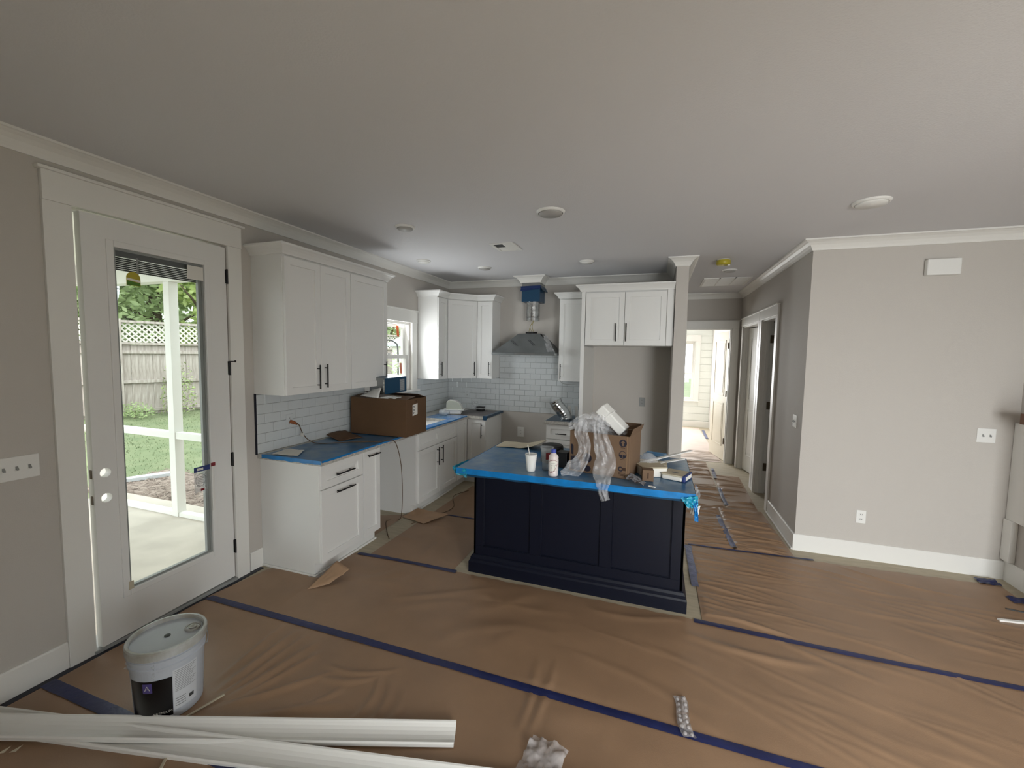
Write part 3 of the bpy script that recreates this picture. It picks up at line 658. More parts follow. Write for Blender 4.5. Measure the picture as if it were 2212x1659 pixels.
mb = MB(); skirt(mb, (.907, 5.125, 0), (.907, 5.75, 0), (1, 0, 0), .936, .03, 24, .006, 12); mb.grid(topfn(.86, .908, 5.13, 5.75, .9335, .001), 3, 20); skirt(mb, (.855, 5.128, 0), (.908, 5.128, 0), (0, -1, 0), .936, .055, 8, .004, 13)
add(mb.build('film_edge', M['bluefilm'], fl, smooth=True), inv)
o = MB().grid(topfn(1.70, 2.12, 5.145, 5.70, .931, .003), 16, 18).build('protective_film', mat('slate_blue_film', (70, 88, 104), .45, var=.2, vscale=8), smooth=True)
tag(o, 'slate blue film on the short worktop under the metal duct elbow', 'film')

# ---- wall cabinets
UB, UT = 1.412, 2.470
rb, T, inv = cabinet('wall_cabinet', 'white double-door wall cabinet above the near counter, left of the single-door one', (.330, 2.498, 0), (0, 1, 0), (1, 0, 0), .732, UB, UT+.025, .328,
    [('door', .004, .366, UB, UT, 'v', .316, 1.545, .20), ('door', .366, .730, UB, UT, 'v', .400, 1.55, .20)])
rb, T, inv = cabinet('wall_cabinet', 'white single-door wall cabinet left of the kitchen window', (.330, 3.2305, 0), (0, 1, 0), (1, 0, 0), .560, UB, UT+.025, .328,
    [('door', .003, .555, UB, UT, 'v', .495, 1.56, .20)])
root = empty('corner_wall_cabinet', (.30, 5.45, UB), label='white corner wall cabinet right of the window, three tall doors round the bend', cat='cabinet'); inv = Matrix.Translation((-.30, -5.45, -UB))
A_, B_, C_, D_ = (.31, 4.913), (.31, 5.165), (.61, 5.465), (.84, 5.465)
mb = MB(); mb.prism([(.002, 4.915), (.289, 4.915), (.289, 5.178), (.602, 5.486), (.838, 5.486), (.838, YB-.002), (.002, YB-.002)], UB, UT+.025); add(mb.build('cabinet_box', M['cab'], root), inv)
T1 = frame((.31, 4.913, 0), (0, 1, 0), (1, 0, 0)); d_ = add(shaker(T1, .003, .250, UB, UT, 'door', root), inv); pull(T1, .042, 1.545, .19, True, d_)
dg = Vector((.3, .3, 0)).normalized(); T2 = frame((.31, 5.165, 0), dg, (dg.y, -dg.x, 0)); L_ = .3*math.sqrt(2); d_ = add(shaker(T2, .004, L_-.004, UB, UT, 'door', root), inv); pull(T2, L_-.045, 1.545, .19, True, d_)
T3 = frame((.61, 5.465, 0), (1, 0, 0), (0, -1, 0)); d_ = add(shaker(T3, .003, .227, UB, UT, 'door', root), inv); pull(T3, .19, 1.545, .19, True, d_)
rb, T, inv = cabinet('wall_cabinet', 'narrow white wall cabinet between the range hood and refrigerator enclosure', (1.77, 5.465, 0), (1, 0, 0), (0, -1, 0), .376, UB, UT+.025, .308,
    [('door', .003, .372, UB, UT, 'v', .035, 1.54, .19)])
mb = MB(); pts = bezier([(1.805, 5.435, 1.455), (1.81, 5.43, 1.42), (1.85, 5.43, 1.385), (1.93, 5.44, 1.375), (2.03, 5.45, 1.372)], 6); mb.tube(pts, .0035, 6)
o = mb.build('twist_cord', M['lgrey']); tag(o, 'thin grey cord looped from the handle of the narrow wall cabinet', 'cord')
# cabinet crown
KP = [(0, 0), (.012, 0), (.016, .012), (.030, .034), (.048, .052), (.058, .058), (.062, .062), (.062, .075), (0, .075)]
KP = [(a, b+UT+.012) for a, b in KP]
def crownpiece(path, label, side=1):
    mb = sweep(path, KP, side=side); o = mb.build('cabinet_crown', M['cab']); return tag(o, label, 'moulding')
crownpiece([(.002, 2.498), (.320, 2.498), (.320, 3.792), (.002, 3.792)], 'white crown moulding along the top of the two left wall cabinets')
crownpiece([(.002, 4.913), (.30, 4.913), (.30, 5.170), (.606, 5.475), (.84, 5.475), (.84, YB-.002)], 'white crown moulding bent round the top of the corner wall cabinet')
crownpiece([(1.77, YB-.002), (1.77, 5.475), (2.145, 5.475)], 'short white crown moulding on the narrow wall cabinet beside the hood')
# fridge enclosure
FY = 4.93
fe = empty('refrigerator_panel', (2.175, 5.3, 0), label='tall white end panel standing left of the empty refrigerator alcove', cat='panel'); inv = Matrix.Translation((-2.175, -5.3, 0))
mb = MB(); mb.box(2.150, 2.170, FY+.02, YB-.002, 0, 2.5); add(mb.build('side_panel', M['cab'], fe), inv)
add(box('face_stile', 2.150, 2.193, FY, FY+.02, 0, 2.5, M['cab'], fe, bevel=.0015), inv); add(box('return_panel', 2.172, 2.190, FY+.02, YB-.002, 0, 1.86, M['cab'], fe), inv)
rb, T, inv = cabinet('fridge_cabinet', 'white two-door wall cabinet over the empty refrigerator alcove', (2.195, FY, 0), (1, 0, 0), (0, -1, 0), .955, 1.874, UT+.025, .84,
    [('door', .004, .438, 1.880, UT, 'v', .350, 2.02, .20), ('door', .440, .878, 1.880, UT, 'v', .462, 2.02, .20)])
mb = MB(); mb.T = T; mb.box(.882, .953, -.02, -.004, 1.874, UT+.02); add(mb.build('filler_strip', M['cab'], rb, bevel=.002), inv)
crownpiece([(2.150, YB-.002), (2.150, FY), (3.153, FY)], 'white crown moulding over the refrigerator alcove cabinet')

# ================================================================ range hood
hd = empty('range_hood', (1.33, 5.5, 1.72), label='dark film-covered pyramid range hood hung on the tiled back wall', cat='range hood'); inv = Matrix.Translation((-1.33, -5.5, -1.72))
hx0, hx1, hy0, hy1 = .895, 1.762, 5.30, YB-.012
add(box('rim', hx0, hx1, hy0, hy1, 1.745, 1.775, M['hoodm'], hd, bevel=.003), inv)
mb = MB(); tx0, tx1, ty0 = 1.20, 1.50, 5.50
lv = [(hx0+.004, hx1-.004, hy0+.004, 1.775), (1.00, 1.675, 5.37, 1.86), (1.15, 1.55, 5.46, 1.985), (tx0, tx1, ty0, 2.035)]
vs = []; fs = []
for a, b, c, z_ in lv: vs += [(a, c, z_), (b, c, z_), (b, hy1, z_), (a, hy1, z_)]
for k in range(3): fs += [(4*k+i, 4*k+(i+1) % 4, 4*k+4+(i+1) % 4, 4*k+4+i) for i in range(4)]
fs += [(3, 2, 1, 0), (12, 13, 14, 15)]; mb._add(vs, fs); add(mb.build('canopy', M['hoodm'], hd, bevel=.006), inv)
add(box('control_panel', 1.22, 1.50, hy0-.003, hy0, 1.750, 1.770, M['steel'], hd), inv)
mb = MB()
mb.lathe([(.075, 0), (.08, .0), (.08, .025), (.075, .025)], (1.35, 5.63, 2.035), 24); add(mb.build('duct_collar', M['black'], hd), inv)
mb = MB()
for (xa, za) in ((1.12, 1.945), (1.36, 1.95)):
    for k in range(2):
        o_ = k*.022; n_ = -.008
        mb.box(0, 0, 0, 0, 0, 0) if False else None
        p = [Vector((xa+o_, 5.44-.002, za)), Vector((xa+.1+o_, 5.375-.004, za-.075))]
        mb = MB(); mb.tube([p[0]+Vector((0, n_, 0)), p[1]+Vector((0, n_, 0))], .0022, 5); add(mb.build('film_crease', M['ink'], hd), inv)

mb = MB(); mb.grid(lambda u, v: (1.50+.05*u+.01*math.sin(v*9), 5.50+.04*v, 2.03+.03*noise.noise((u*6, v*6, 1))-.05*u), 6, 6); add(mb.build('black_tape_knot', M['blackp'], hd, smooth=True, solid=.012), inv)
add(crumple('loose_film', [(1.56, 5.47, 2.0), (1.60, 5.52, 2.01), (1.75, 5.32, 1.80), (1.66, 5.30, 1.79)], M['bag'], hd, .012, seed=21), inv)
du = empty('vent_duct', (1.365, 5.61, 2.21), label='galvanised round duct below a blue-taped chimney box, above the hood', cat='duct'); inv = Matrix.Translation((-1.365, -5.61, -2.21))
mb = MB(); mb.lathe([(.088, 0), (.093, 0), (.093, .035), (.090, .04), (.090, .055), (.093, .06), (.093, .3), (.088, .3)], (1.365, 5.63, 2.212), 32); add(mb.build('round_duct', M['galv'], du, smooth=False), inv)
add(box('chimney_box', 1.235, 1.490, 5.515, YB-.002, 2.462, 2.66, M['bluefilm'], du, bevel=.003), inv); add(box('bare_metal_top', 1.238, 1.487, 5.518, YB-.003, 2.64, 2.712, M['steel'], du), inv)
add(crumple('tape_wrap', [(1.222, 5.508, 2.665), (1.498, 5.508, 2.672), (1.498, 5.506, 2.63), (1.222, 5.506, 2.60)], mat('navy_tape_wrap', (16, 44, 96), .4), du, .004, seed=9), inv)
add(crumple('tape_wrap', [(1.496, 5.51, 2.675), (1.500, 5.77, 2.67), (1.535, 5.77, 2.60), (1.520, 5.51, 2.61)], M['bluefilm'], du, .004, seed=11), inv)
mb = MB()
for k, dx in enumerate((-.012, .012, .02)): mb.tube(bezier([(1.365+dx, 5.63, 2.25), (1.362+dx*.5, 5.62, 2.19), (1.345+dx*(-1)**k, 5.61, 2.13), (1.34+dx*2.2, 5.62, 2.05)], 6), .003, 6)
o = mb.build('wiring', M['wires']); tag(o, 'yellowish electrical wires hanging from the duct down to the hood', 'wires')

# ================================================================ electrical plates
def plate(name, label, T, u, z, w_=.072, h=.116, kind='outlet', cat='outlet', m_=None):
    c = T(u, 0, z); r = empty(name, c, label=label, cat=cat); inv = Matrix.Translation(-Vector(c))
    mb = MB(); mb.T = T; mb.box(u-w_/2, u+w_/2, 0.0, .006, z-h/2, z+h/2); add(mb.build('cover_plate', m_ or M['white'], r, bevel=.003), inv)
    if kind == 'outlet':
        for dz in (-.021, .021):
            mb = MB(); mb.T = T; mb.box(u-.016, u+.016, .006, .0085, z+dz-.014, z+dz+.014); s = add(mb.build('socket', m_ or M['white'], r, bevel=.004), inv)
            mb = MB(); mb.T = T; mb.box(u-.008, u-.005, .0085, .0092, z+dz-.005, z+dz+.007); mb.box(u+.005, u+.008, .0085, .0092, z+dz-.005, z+dz+.007); add(mb.build('slot', M['dgrey'], s), inv) if False else mb.build('slot', M['dgrey'], s)
    else:
        n = kind; p = .046
        for k in range(n):
            uu = u+(k-(n-1)/2)*p; mb = MB(); mb.T = T; mb.box(uu-.006, uu+.006, .006, .0075, z-.014, z+.014); s = add(mb.build('switch_slot', M['white'], r), inv)
            mb = MB(); mb.T = T; mb._add([(uu-.0045, .007, z-.006), (uu+.0045, .007, z-.006), (uu+.0045, .007, z+.010), (uu-.0045, .007, z+.010), (uu-.004, .019, z-.010), (uu+.004, .019, z-.010), (uu+.004, .019, z-.002), (uu-.004, .019, z-.002)], [(0, 1, 2, 3), (4, 5, 6, 7), (0, 1, 5, 4), (1, 2, 6, 5), (2, 3, 7, 6), (3, 0, 4, 7)]); mb.build('toggle', M['lgrey'], s)
    return r
plate('light_switch', 'white four-gang light switch plate at the left wall, left of the patio door', TL, 1.145, 1.155, .215, .118, 4, 'switch')
plate('light_switch', 'white two-gang light switch plate on the pale wall near the mantel', TF, 5.538, 1.166, .118, .116, 2, 'switch')
plate('outlet', 'white outlet low on the pale wall above the baseboard', TF, 4.75, .38)
plate('light_switch', 'white light switch plate on the side wall at the hallway entrance', THL, 4.66, 1.168, .115, .116, 2, 'switch')
TLt = frame((.012, 0, 0), (0, 1, 0), (1, 0, 0)); TBt = frame((0, YB-.012, 0), (1, 0, 0), (0, -1, 0))
plate('outlet', 'tile-coloured outlet above the near counter with a cord plugged in', TLt, 2.82, 1.155, m_=M['tile'])
plate('outlet', 'outlet on the back tiles under the corner wall cabinet', TBt, .33, 1.155, m_=M['tile'])
plate('outlet', 'outlet on the back wall of the refrigerator alcove', TB, 2.83, 1.16, m_=M['lgrey'])
plate('range_outlet', 'large range outlet low on the wall of the range gap', TB, 1.175, .64, .10, .14)
# door chime
ch = empty('door_chime', (5.155, YR, 2.52), label='white door chime box high on the pale right wall', cat='door chime'); inv = Matrix.Translation((-5.155, -YR, -2.52))
add(box('chime_cover', 5.045, 5.262, YR-.055, YR-.004, 2.455, 2.585, M['white'], ch, bevel=.008), inv); add(box('backing', 5.05, 5.257, YR-.006, YR, 2.46, 2.58, M['white'], ch), inv)

# ================================================================ ceiling fittings
def can(x, y, label, r=.082, m2=None):
    o = empty('ceiling_light', (x, y, H), label=label, cat='light', group='round recessed ceiling lights')
    MB().lathe([(.0, 0), (r, 0), (r, -.004), (r-.006, -.012), (r-.014, -.016), (r-.018, -.010), (0, -.010)][::-1], (0, 0, 0), 40).build('trim_ring', M['white'], o, smooth=False)
    MB().lathe([(0, -.0102), (r-.018, -.0102), (r-.022, -.024), (0, -.027)], (0, 0, 0), 40).build('lens', m2 or M['lens'], o, smooth=True)
can(2.225, 3.08, 'largest recessed ceiling light, nearest the camera over the island', .105)
can(4.29, 3.47, 'recessed ceiling light near the pale right wall', .105, M['white'])
can(.978, 3.118, 'recessed ceiling light close to the left wall cabinets')
can(.448, 4.306, 'recessed ceiling light in front of the kitchen window', m2=M['white'])
can(.975, 4.841, 'recessed ceiling light between the corner cabinet and ceiling vent')
can(2.22, 4.79, 'recessed ceiling light above the refrigerator cabinet', m2=M['white'])
can(3.769, 5.688, 'recessed ceiling light in the hallway behind the smoke detector')
sd = empty('smoke_detector', (3.625, 5.083, H), label='smoke detector under a yellow dust cover on the hallway ceiling', cat='smoke detector')
MB().lathe([(0, 0), (.062, 0), (.062, -.02), (0, -.02)][::-1], (0, 0, 0), 32).build('base_plate', M['white'], sd)
MB().lathe([(.066, -.008), (.070, -.012), (.070, -.046), (.060, -.056), (0, -.058)], (0, 0, 0), 28).build('dust_cover', M['yellow'], sd, smooth=True)
mb = MB(); mb.box(.04, .062, -.02, .01, -.066, -.05); mb.build('pull_tab', M['wpaper'], sd)
vt = empty('ceiling_vent', (1.567, 3.955, H), label='small square white ceiling vent over the range aisle', cat='vent')
mb = MB(); a, b = .12, .15
for q in ((-a, -a+.03, -b, b), (a-.03, a, -b, b), (-a+.03, a-.03, -b, -b+.03), (-a+.03, a-.03, b-.03, b)): mb.box(q[0], q[1], q[2], q[3], -.008, 0)
mb.build('frame', M['white'], vt, bevel=.002); box('backing', -a+.03, a-.03, -b+.03, b-.03, -.001, 0, M['dgrey'], vt)
for k in range(8):
    mb = MB(); y_ = -b+.04+k*.03
    l_ = .0 if k < 4 else -a+.03
    mb._add([(l_, y_, -.001), (a-.03, y_, -.001), (a-.03, y_+.026, -.006), (l_, y_+.026, -.006), (l_, y_+.002, -.000), (a-.03, y_+.002, -.000), (a-.03, y_+.028, -.005), (l_, y_+.028, -.005)], [(0, 1, 2, 3), (7, 6, 5, 4), (0, 4, 5, 1), (2, 6, 7, 3), (1, 5, 6, 2), (3, 7, 4, 0)])
    mb.build('louvre', M['white'], vt)
rg = empty('return_grille', (3.83, 6.55, H), label='large return-air grille on the hallway ceiling', cat='vent')
mb = MB(); a, b = .29, .33
for q in ((-a, -a+.03, -b, b), (a-.03, a, -b, b), (-a+.03, a-.03, -b, -b+.03), (-a+.03, a-.03, b-.03, b), (-.1, -.085, -b, b), (.085, .1, -b, b)): mb.box(q[0], q[1], q[2], q[3], -.010, 0)
mb.build('frame', M['white'], rg); box('backing', -a+.03, a-.03, -b+.03, b-.03, -.001, 0, M['dgrey'], rg)
for k in range(24):
    mb = MB(); y_ = -b+.035+k*.0255; mb._add([(-a+.03, y_, -.001), (a-.03, y_, -.001), (a-.03, y_+.018, -.009), (-a+.03, y_+.018, -.009)], [(0, 1, 2, 3)]); mb.build('louvre', M['white'], rg, solid=.0015)

# ================================================================ fireplace on the right wall
fp = empty('fireplace_surround', (5.6, 3.3, 0), label='white fireplace surround with a stained wood mantel at the right edge', cat='fireplace'); inv = Matrix.Translation((-5.6, -3.3, 0))
add(box('end_panel', 5.704, XR-.001, 4.19, YR-.004, .505, 1.28, M['trim'], fp, bevel=.002), inv); add(box('plinth_block', 5.692, XR-.001, 4.365, YR-.004, .172, .505, M['lgrey'] if False else M['trim'], fp, bevel=.002), inv)
for y0 in (3.68, 2.45):
    add(box('pilaster', 5.60, XR-.001, y0, y0+.20, .30, 1.25, M['trim'], fp, bevel=.002), inv); add(box('plinth_block', 5.585, XR-.001, y0-.01, y0+.21, 0, .30, M['trim'], fp, bevel=.003), inv)
add(box('frieze', 5.62, XR-.001, 2.45, 3.88, 1.02, 1.25, M['trim'], fp, bevel=.002), inv); add(box('mantel', 5.552, XR-.001, 2.33, 4.165, 1.305, 1.385, M['wood'], fp, bevel=.004), inv); add(box('bed_moulding', 5.60, XR-.001, 2.40, 4.08, 1.25, 1.305, M['trim'], fp, bevel=.004), inv)
add(box('firebox', 5.715, XR-.001, 2.70, 3.68, 0, 1.02, M['dgrey'], fp), inv)
base('baseboard_fireplace', [(4.14, YR)], TR, h=.165)
#PART2
# ================================================================ brown paper on the floor
RID = []     # wrinkle ridges: x, y, angle, half-length, width, height, bend
def ridge(x, y, deg, L, wd, amp, bend=0): RID.append((x, y, math.radians(deg), L, wd, amp, bend))
rnd = random.Random(5)
for (xa, ya, xb, yb_, wd, am) in ((.86, 1.50, .80, 2.02, .020, .010), (.93, 1.44, .93, 2.0, .024, .014), (.98, 1.40, 1.02, 1.98, .018, .010), (1.02, 1.42, 1.14, 1.96, .026, .013), (1.08, 1.48, 1.22, 1.90, .020, .010), (1.0, 1.36, 1.42, 1.80, .022, .012), (1.10, 1.34, 1.62, 1.66, .026, .011), (1.2, 1.36, 1.75, 1.55, .022, .008)):
    L_ = math.hypot(xb-xa, yb_-ya)/2; ridge((xa+xb)/2, (ya+yb_)/2, math.degrees(math.atan2(yb_-ya, xb-xa)), L_, wd, am, rnd.uniform(-.25, .25))
for (x, y, dg_, L_, wd, am, bn) in ((1.50, 1.75, 20, .20, .022, .009, 1.5), (1.52, 1.82, 15, .24, .020, .009, 1.2), (1.70, 1.70, 100, .20, .022, .010, 1.8), (1.78, 1.68, 98, .22, .020, .009, 1.6), (1.86, 1.66, 95, .18, .022, .007, 1.4), (1.46, 1.60, 55, .14, .02, .008, 2), (2.45, 2.0, 95, .28, .020, .007, .3), (2.52, 2.0, 88, .30, .024, .008, .2)): ridge(x, y, dg_, L_, wd, am, bn)
for k in range(14): ridge(rnd.uniform(1.6, 5.2), rnd.uniform(1.35, 1.95), rnd.uniform(-30, 30)+(90 if rnd.random() < .35 else 0), rnd.uniform(.2, .5), rnd.uniform(.03, .06), rnd.uniform(.0015, .0035), rnd.uniform(-.8, .8))
for k in range(16): ridge(rnd.uniform(.3, 3.0), rnd.uniform(2.15, 2.9), rnd.uniform(-40, 60), rnd.uniform(.2, .5), rnd.uniform(.03, .07), rnd.uniform(.002, .005), rnd.uniform(-.8, .8))
for k in range(34): ridge(rnd.uniform(2.9, 5.3), rnd.uniform(2.1, 2.92), rnd.uniform(-34, -6), rnd.uniform(.2, .5), rnd.uniform(.018, .035), rnd.uniform(.0012, .0035), rnd.uniform(-.4, .4))
ridge(3.60, 2.74, -4, .40, .035, .012, .35); ridge(3.95, 2.85, -26, .35, .022, .006, .2); ridge(4.3, 2.45, -28, .3, .03, .004, 0)
for k in range(22): ridge(rnd.uniform(3.35, 3.9), rnd.uniform(3.02, 4.18), rnd.uniform(-16, 2), rnd.uniform(.2, .5), rnd.uniform(.011, .022), rnd.uniform(.006, .012), rnd.uniform(-.5, .5))
for k in range(40): ridge(rnd.uniform(3.35, 5.3), rnd.uniform(3.02, 4.18), rnd.uniform(-24, 2), rnd.uniform(.22, .6), rnd.uniform(.012, .024), rnd.uniform(.002, .007), rnd.uniform(-.5, .5))
for k in range(46): ridge(rnd.uniform(3.35, 4.1), rnd.uniform(4.25, 5.4), rnd.uniform(-16, 14), rnd.uniform(.15, .42), rnd.uniform(.012, .024), rnd.uniform(.008, .016), rnd.uniform(-.9, .9))
for k in range(60): ridge(rnd.uniform(3.3, 4.15), rnd.uniform(5.4, 8.6), rnd.uniform(-18, 18), rnd.uniform(.15, .45), rnd.uniform(.014, .030), rnd.uniform(.008, .018), rnd.uniform(-1, 1))
for k in range(12): ridge(rnd.uniform(.8, 1.5), rnd.uniform(3.0, 5.0), rnd.uniform(0, 180), rnd.uniform(.1, .35), rnd.uniform(.03, .05), rnd.uniform(.002, .005), 0)
RA = np.array(RID)
def wrinkle(x, y):
    h = np.zeros_like(x)
    for rx, ry, a, L, wd, amp, bend in RID:
        c, s = math.cos(a), math.sin(a); m = (np.abs(x-rx) < L*1.5+.1) & (np.abs(y-ry) < L*1.5+.1)
        if not m.any(): continue
        dx, dy = x[m]-rx, y[m]-ry; t = dx*c+dy*s; d = -dx*s+dy*c-bend*t*t
        g = np.exp(-(d/wd)**2)*np.clip(1-(t/L)**2, 0, 1)
        h[m] = np.maximum(h[m], amp*g)+.25*amp*g
    return h
SHEETS = []
def sheet(label, c, res=.012, nz=.0012, z0=.0022, m_=None, name='floor_paper', grp=None, lift=None, tag_=True, parent=None):
    """a sheet of paper between four corners a,b,c,d (a-b along x), wrinkled and pinned along its edges"""
    a, b, cc, d = [np.array(p, float) for p in c]
    nu = max(4, int(np.linalg.norm(b-a)/res)); nv = max(4, int(np.linalg.norm(d-a)/res))
    U, V = np.meshgrid(np.linspace(0, 1, nu+1), np.linspace(0, 1, nv+1), indexing='ij')
    X = (a[0]*(1-U)+b[0]*U)*(1-V)+(d[0]*(1-U)+cc[0]*U)*V; Y = (a[1]*(1-U)+b[1]*U)*(1-V)+(d[1]*(1-U)+cc[1]*U)*V
    rag_ = .004*np.sin(X*23+Y*3)+.003*np.sin(X*57)
    Y = Y+rag_*np.where(V < .5, -1, 1)*(np.abs(V-.5)*2)**20
    LV, LU = np.linalg.norm(d-a), np.linalg.norm(b-a)
    e = np.minimum(np.minimum(U, 1-U)*LU/.04, np.minimum(V, 1-V)*LV/.07); e = np.clip(e, 0, 1); e = e*e*(3-2*e)
    broad = .0016*(np.sin(X*6.1+1.3*np.sin(Y*3.7))*np.sin(Y*7.3+X*1.1)+1)
    Z = z0+(wrinkle(X, Y)+broad)*(.10+.90*e)
    if lift: Z = Z+lift(X, Y, U, V)
    vs = np.stack([X, Y, Z], -1).reshape(-1, 3)
    i, j = np.meshgrid(np.arange(nu), np.arange(nv), indexing='ij'); q = i*(nv+1)+j
    fs = np.stack([q, q+nv+1, q+nv+2, q+1], -1).reshape(-1, 4)
    me = bpy.data.meshes.new(name); me.from_pydata(vs.tolist(), [], fs.tolist()); me.materials.append(m_ or M['paper'])
    me.polygons.foreach_set('use_smooth', [True]*len(me.polygons)); me.update()
    o = link(bpy.data.objects.new(name, me), parent)
    if tag_: tag(o, label, 'paper', grp)
    return o
G = 'brown paper sheets covering the floor'
sheet('brown floor paper strip in the foreground under the white moulding lengths', [(.03, .30), (5.6, .30), (5.6, 1.205), (.03, 1.205)], .02, grp=G)
sheet('brown floor paper strip under the grey bucket, wrinkled, between two navy tapes', [(.03, 1.21), (5.6, 1.21), (5.6, 2.045), (.03, 2.045)], .010, grp=G)
sheet('wide brown floor paper strip in front of the island', [(.04, 2.055), (5.6, 2.055), (5.6, 2.99), (.60, 2.99)], .011, grp=G)
sheet('brown floor paper sheet lapping the foot of the near base cabinet', [(.04, 2.06), (.62, 2.06), (.60, 2.99), (.10, 2.48)], .02, z0=.004, grp=G)
sheet('wrinkled brown floor paper between the island and pale right wall', [(3.352, 2.97), (5.60, 2.97), (5.62, 4.30), (3.352, 4.195)], .010, z0=.004, grp=G)
sheet('brown floor paper in the aisle between the dishwasher gap and island', [(.70, 2.995), (1.50, 2.995), (1.49, 4.04), (.72, 4.02)], .014, grp=G)
sheet('brown floor paper in the kitchen behind the island', [(.72, 4.045), (3.08, 4.045), (3.08, 5.06), (.74, 5.06)], .02, grp=G)
sheet('dark brown paper lying in the dishwasher gap', [(.06, 3.30), (.50, 3.30), (.50, 3.88), (.08, 3.70)], .02, grp=G)
sheet('left wrinkled brown paper sheet at the hallway mouth', [(3.30, 4.215), (3.735, 4.22), (3.735, 5.42), (3.30, 5.12)], .008, z0=.003, grp=G)
sheet('right wrinkled brown paper sheet at the hallway mouth', [(3.742, 4.225), (4.22, 4.25), (4.19, 5.42), (3.74, 5.42)], .008, z0=.003, grp=G)
sheet('wrinkled brown paper sheet down the middle of the hallway', [(3.30, 5.11), (3.82, 5.43), (3.83, 7.70), (3.32, 7.70)], .009, z0=.003, grp=G)
sheet('brown paper sheet by the hall doors', [(3.83, 5.43), (4.16, 5.43), (4.20, 6.9), (3.85, 6.9)], .010, z0=.002, grp=G)
sheet('pale wrinkled paper on the bedroom floor beyond the hallway', [(3.0, 7.75), (4.08, 7.75), (4.02, 11.3), (2.4, 11.3)], .014, z0=.003, m_=mat('pale_pink_floor_paper', (200, 184, 174), .55, var=.05, vscale=4), grp=G)
def tape(label, pts, wd=.05, m_=None, z=.0062, grp='navy tape strips on the floor paper', jag=.003, follow=False, name='tape_strip', seed=0):
    P = bezier([(p[0], p[1], 0) for p in pts], 10) if len(pts) > 2 else [Vector((pts[0][0], pts[0][1], 0)).lerp(Vector((pts[1][0], pts[1][1], 0)), k/60) for k in range(61)]
    mb = MB(); vs = []; n = len(P)
    for i, p in enumerate(P):
        t = (P[min(i+1, n-1)]-P[max(i-1, 0)]).normalized(); s = Vector((-t.y, t.x, 0))
        for k, q in enumerate((-.5, -.17, .17, .5)):
            jj = jag*noise.noise((i*.35+seed, k*3.1, seed)); v = p+s*(wd*q+jj)
            hh = float(wrinkle(np.array([v.x]), np.array([v.y]))[0])*.6 if follow else 0
            vs.append((v.x, v.y, z+hh+(.0015 if 0 < k < 3 else 0)+.002*abs(noise.noise((i*.5+seed, k, 4)))))
    mb._add(vs, [(i*4+k, (i+1)*4+k, (i+1)*4+k+1, i*4+k+1) for i in range(n-1) for k in range(3)])
    return tag(mb.build(name, m_ or M['tape'], smooth=True), label, 'tape', grp)
tape('long navy tape strip running from the patio door past the island front', [(.06, 2.052), (1.5, 2.05), (3.2, 2.035), (5.4, 2.04)], .05, seed=1)
tape('short navy tape strip beside the grey bucket, near the left wall', [(.05, 1.212), (2.8, 1.205)], .062, seed=2)
tape('navy tape strip from the near base cabinet to the island corner', [(.60, 2.968), (1.0, 2.985), (1.535, 2.984)], .042, seed=3, z=.0075)
tape('navy tape strip right of the island, running towards the right wall', [(3.30, 2.972), (4.2, 2.95), (5.4, 2.955)], .045, seed=4, z=.0075)
tape('wrinkled navy tape standing along the paper edge beside the island', [(3.335, 4.18), (3.338, 3.9), (3.345, 3.43)], .055, M['tapeg'], seed=5, jag=.012, follow=True, z=.008)
tape('thin navy tape across the hallway mouth to the wall corner', [(3.34, 4.208), (3.75, 4.222), (4.36, 4.262)], .026, seed=6, z=.0085)
tape('greyed navy tape down the centre of the hallway mouth', [(3.735, 4.26), (3.715, 4.7), (3.70, 5.09)], .05, M['tapeg'], seed=7, follow=True, z=.009, jag=.006)
tape('greyed navy tape farther along the hallway, before the end door', [(3.845, 5.50), (3.84, 5.8), (3.85, 6.2)], .045, M['tapeg'], seed=8, follow=True, z=.009, jag=.006)
tape('short greyed tape just inside the hallway by the first door', [(3.86, 6.65), (3.88, 7.25)], .045, M['tapeg'], seed=9, follow=True, z=.009)
tape('navy tape strip on the bedroom floor by the wall', [(4.07, 9.9), (4.09, 11.0)], .06, M['tapeg'], seed=10)
tape('thin navy tape behind the island in the kitchen aisle', [(.74, 4.035), (1.65, 4.045)], .026, seed=11, z=.006)
for k, (x, y, a, L) in enumerate(((5.56, 4.33, .2, .14), (5.60, 4.06, 1.2, .16))):
    o = crumple('tape_wad', [(x-.07, y-.05, .012), (x+.07, y-.045, .012), (x+.065, y+.05, .02), (x-.065, y+.045, .014)], M['tape'], None, .012, 8, 8, seed=30+k)
    tag(o, ('crumpled wad of navy tape at the foot of the pale wall corner', 'small wad of navy tape at the right edge of the floor')[k], 'tape')
# black gap seal under the patio door and at the left wall foot
tag(box('gap_seal', .0, .055, 1.05, 2.50, 0, .004, M['blacktrim']), 'dark tape strip along the foot of the patio door wall', 'tape')
# torn paper flap by the near cabinet
fl_ = crumple('paper_scrap', [(.63, 2.36, .012), (.74, 2.46, .02), (.80, 2.62, .07), (.66, 2.64, .10)], M['paperl'], None, .012, 10, 10, seed=40, freq=6, solid=.001)
tag(fl_, 'torn brown paper flap curling up at the near cabinet foot', 'paper')
tag(crumple('paper_scrap', [(.50, 3.80, .012), (.80, 3.72, .012), (.95, 3.98, .03), (.56, 4.00, .05)], M['paperl'], None, .010, 10, 10, seed=41, freq=6), 'torn brown paper piece curling beside the sink base foot', 'paper')
tag(crumple('plastic_scrap', [(.50, 2.50, .008), (.60, 2.52, .008), (.60, 2.60, .03), (.50, 2.56, .02)], M['bag'], None, .012, 8, 8, seed=42), 'wisp of clear masking plastic at the foot of the near cabinet', 'plastic scrap')

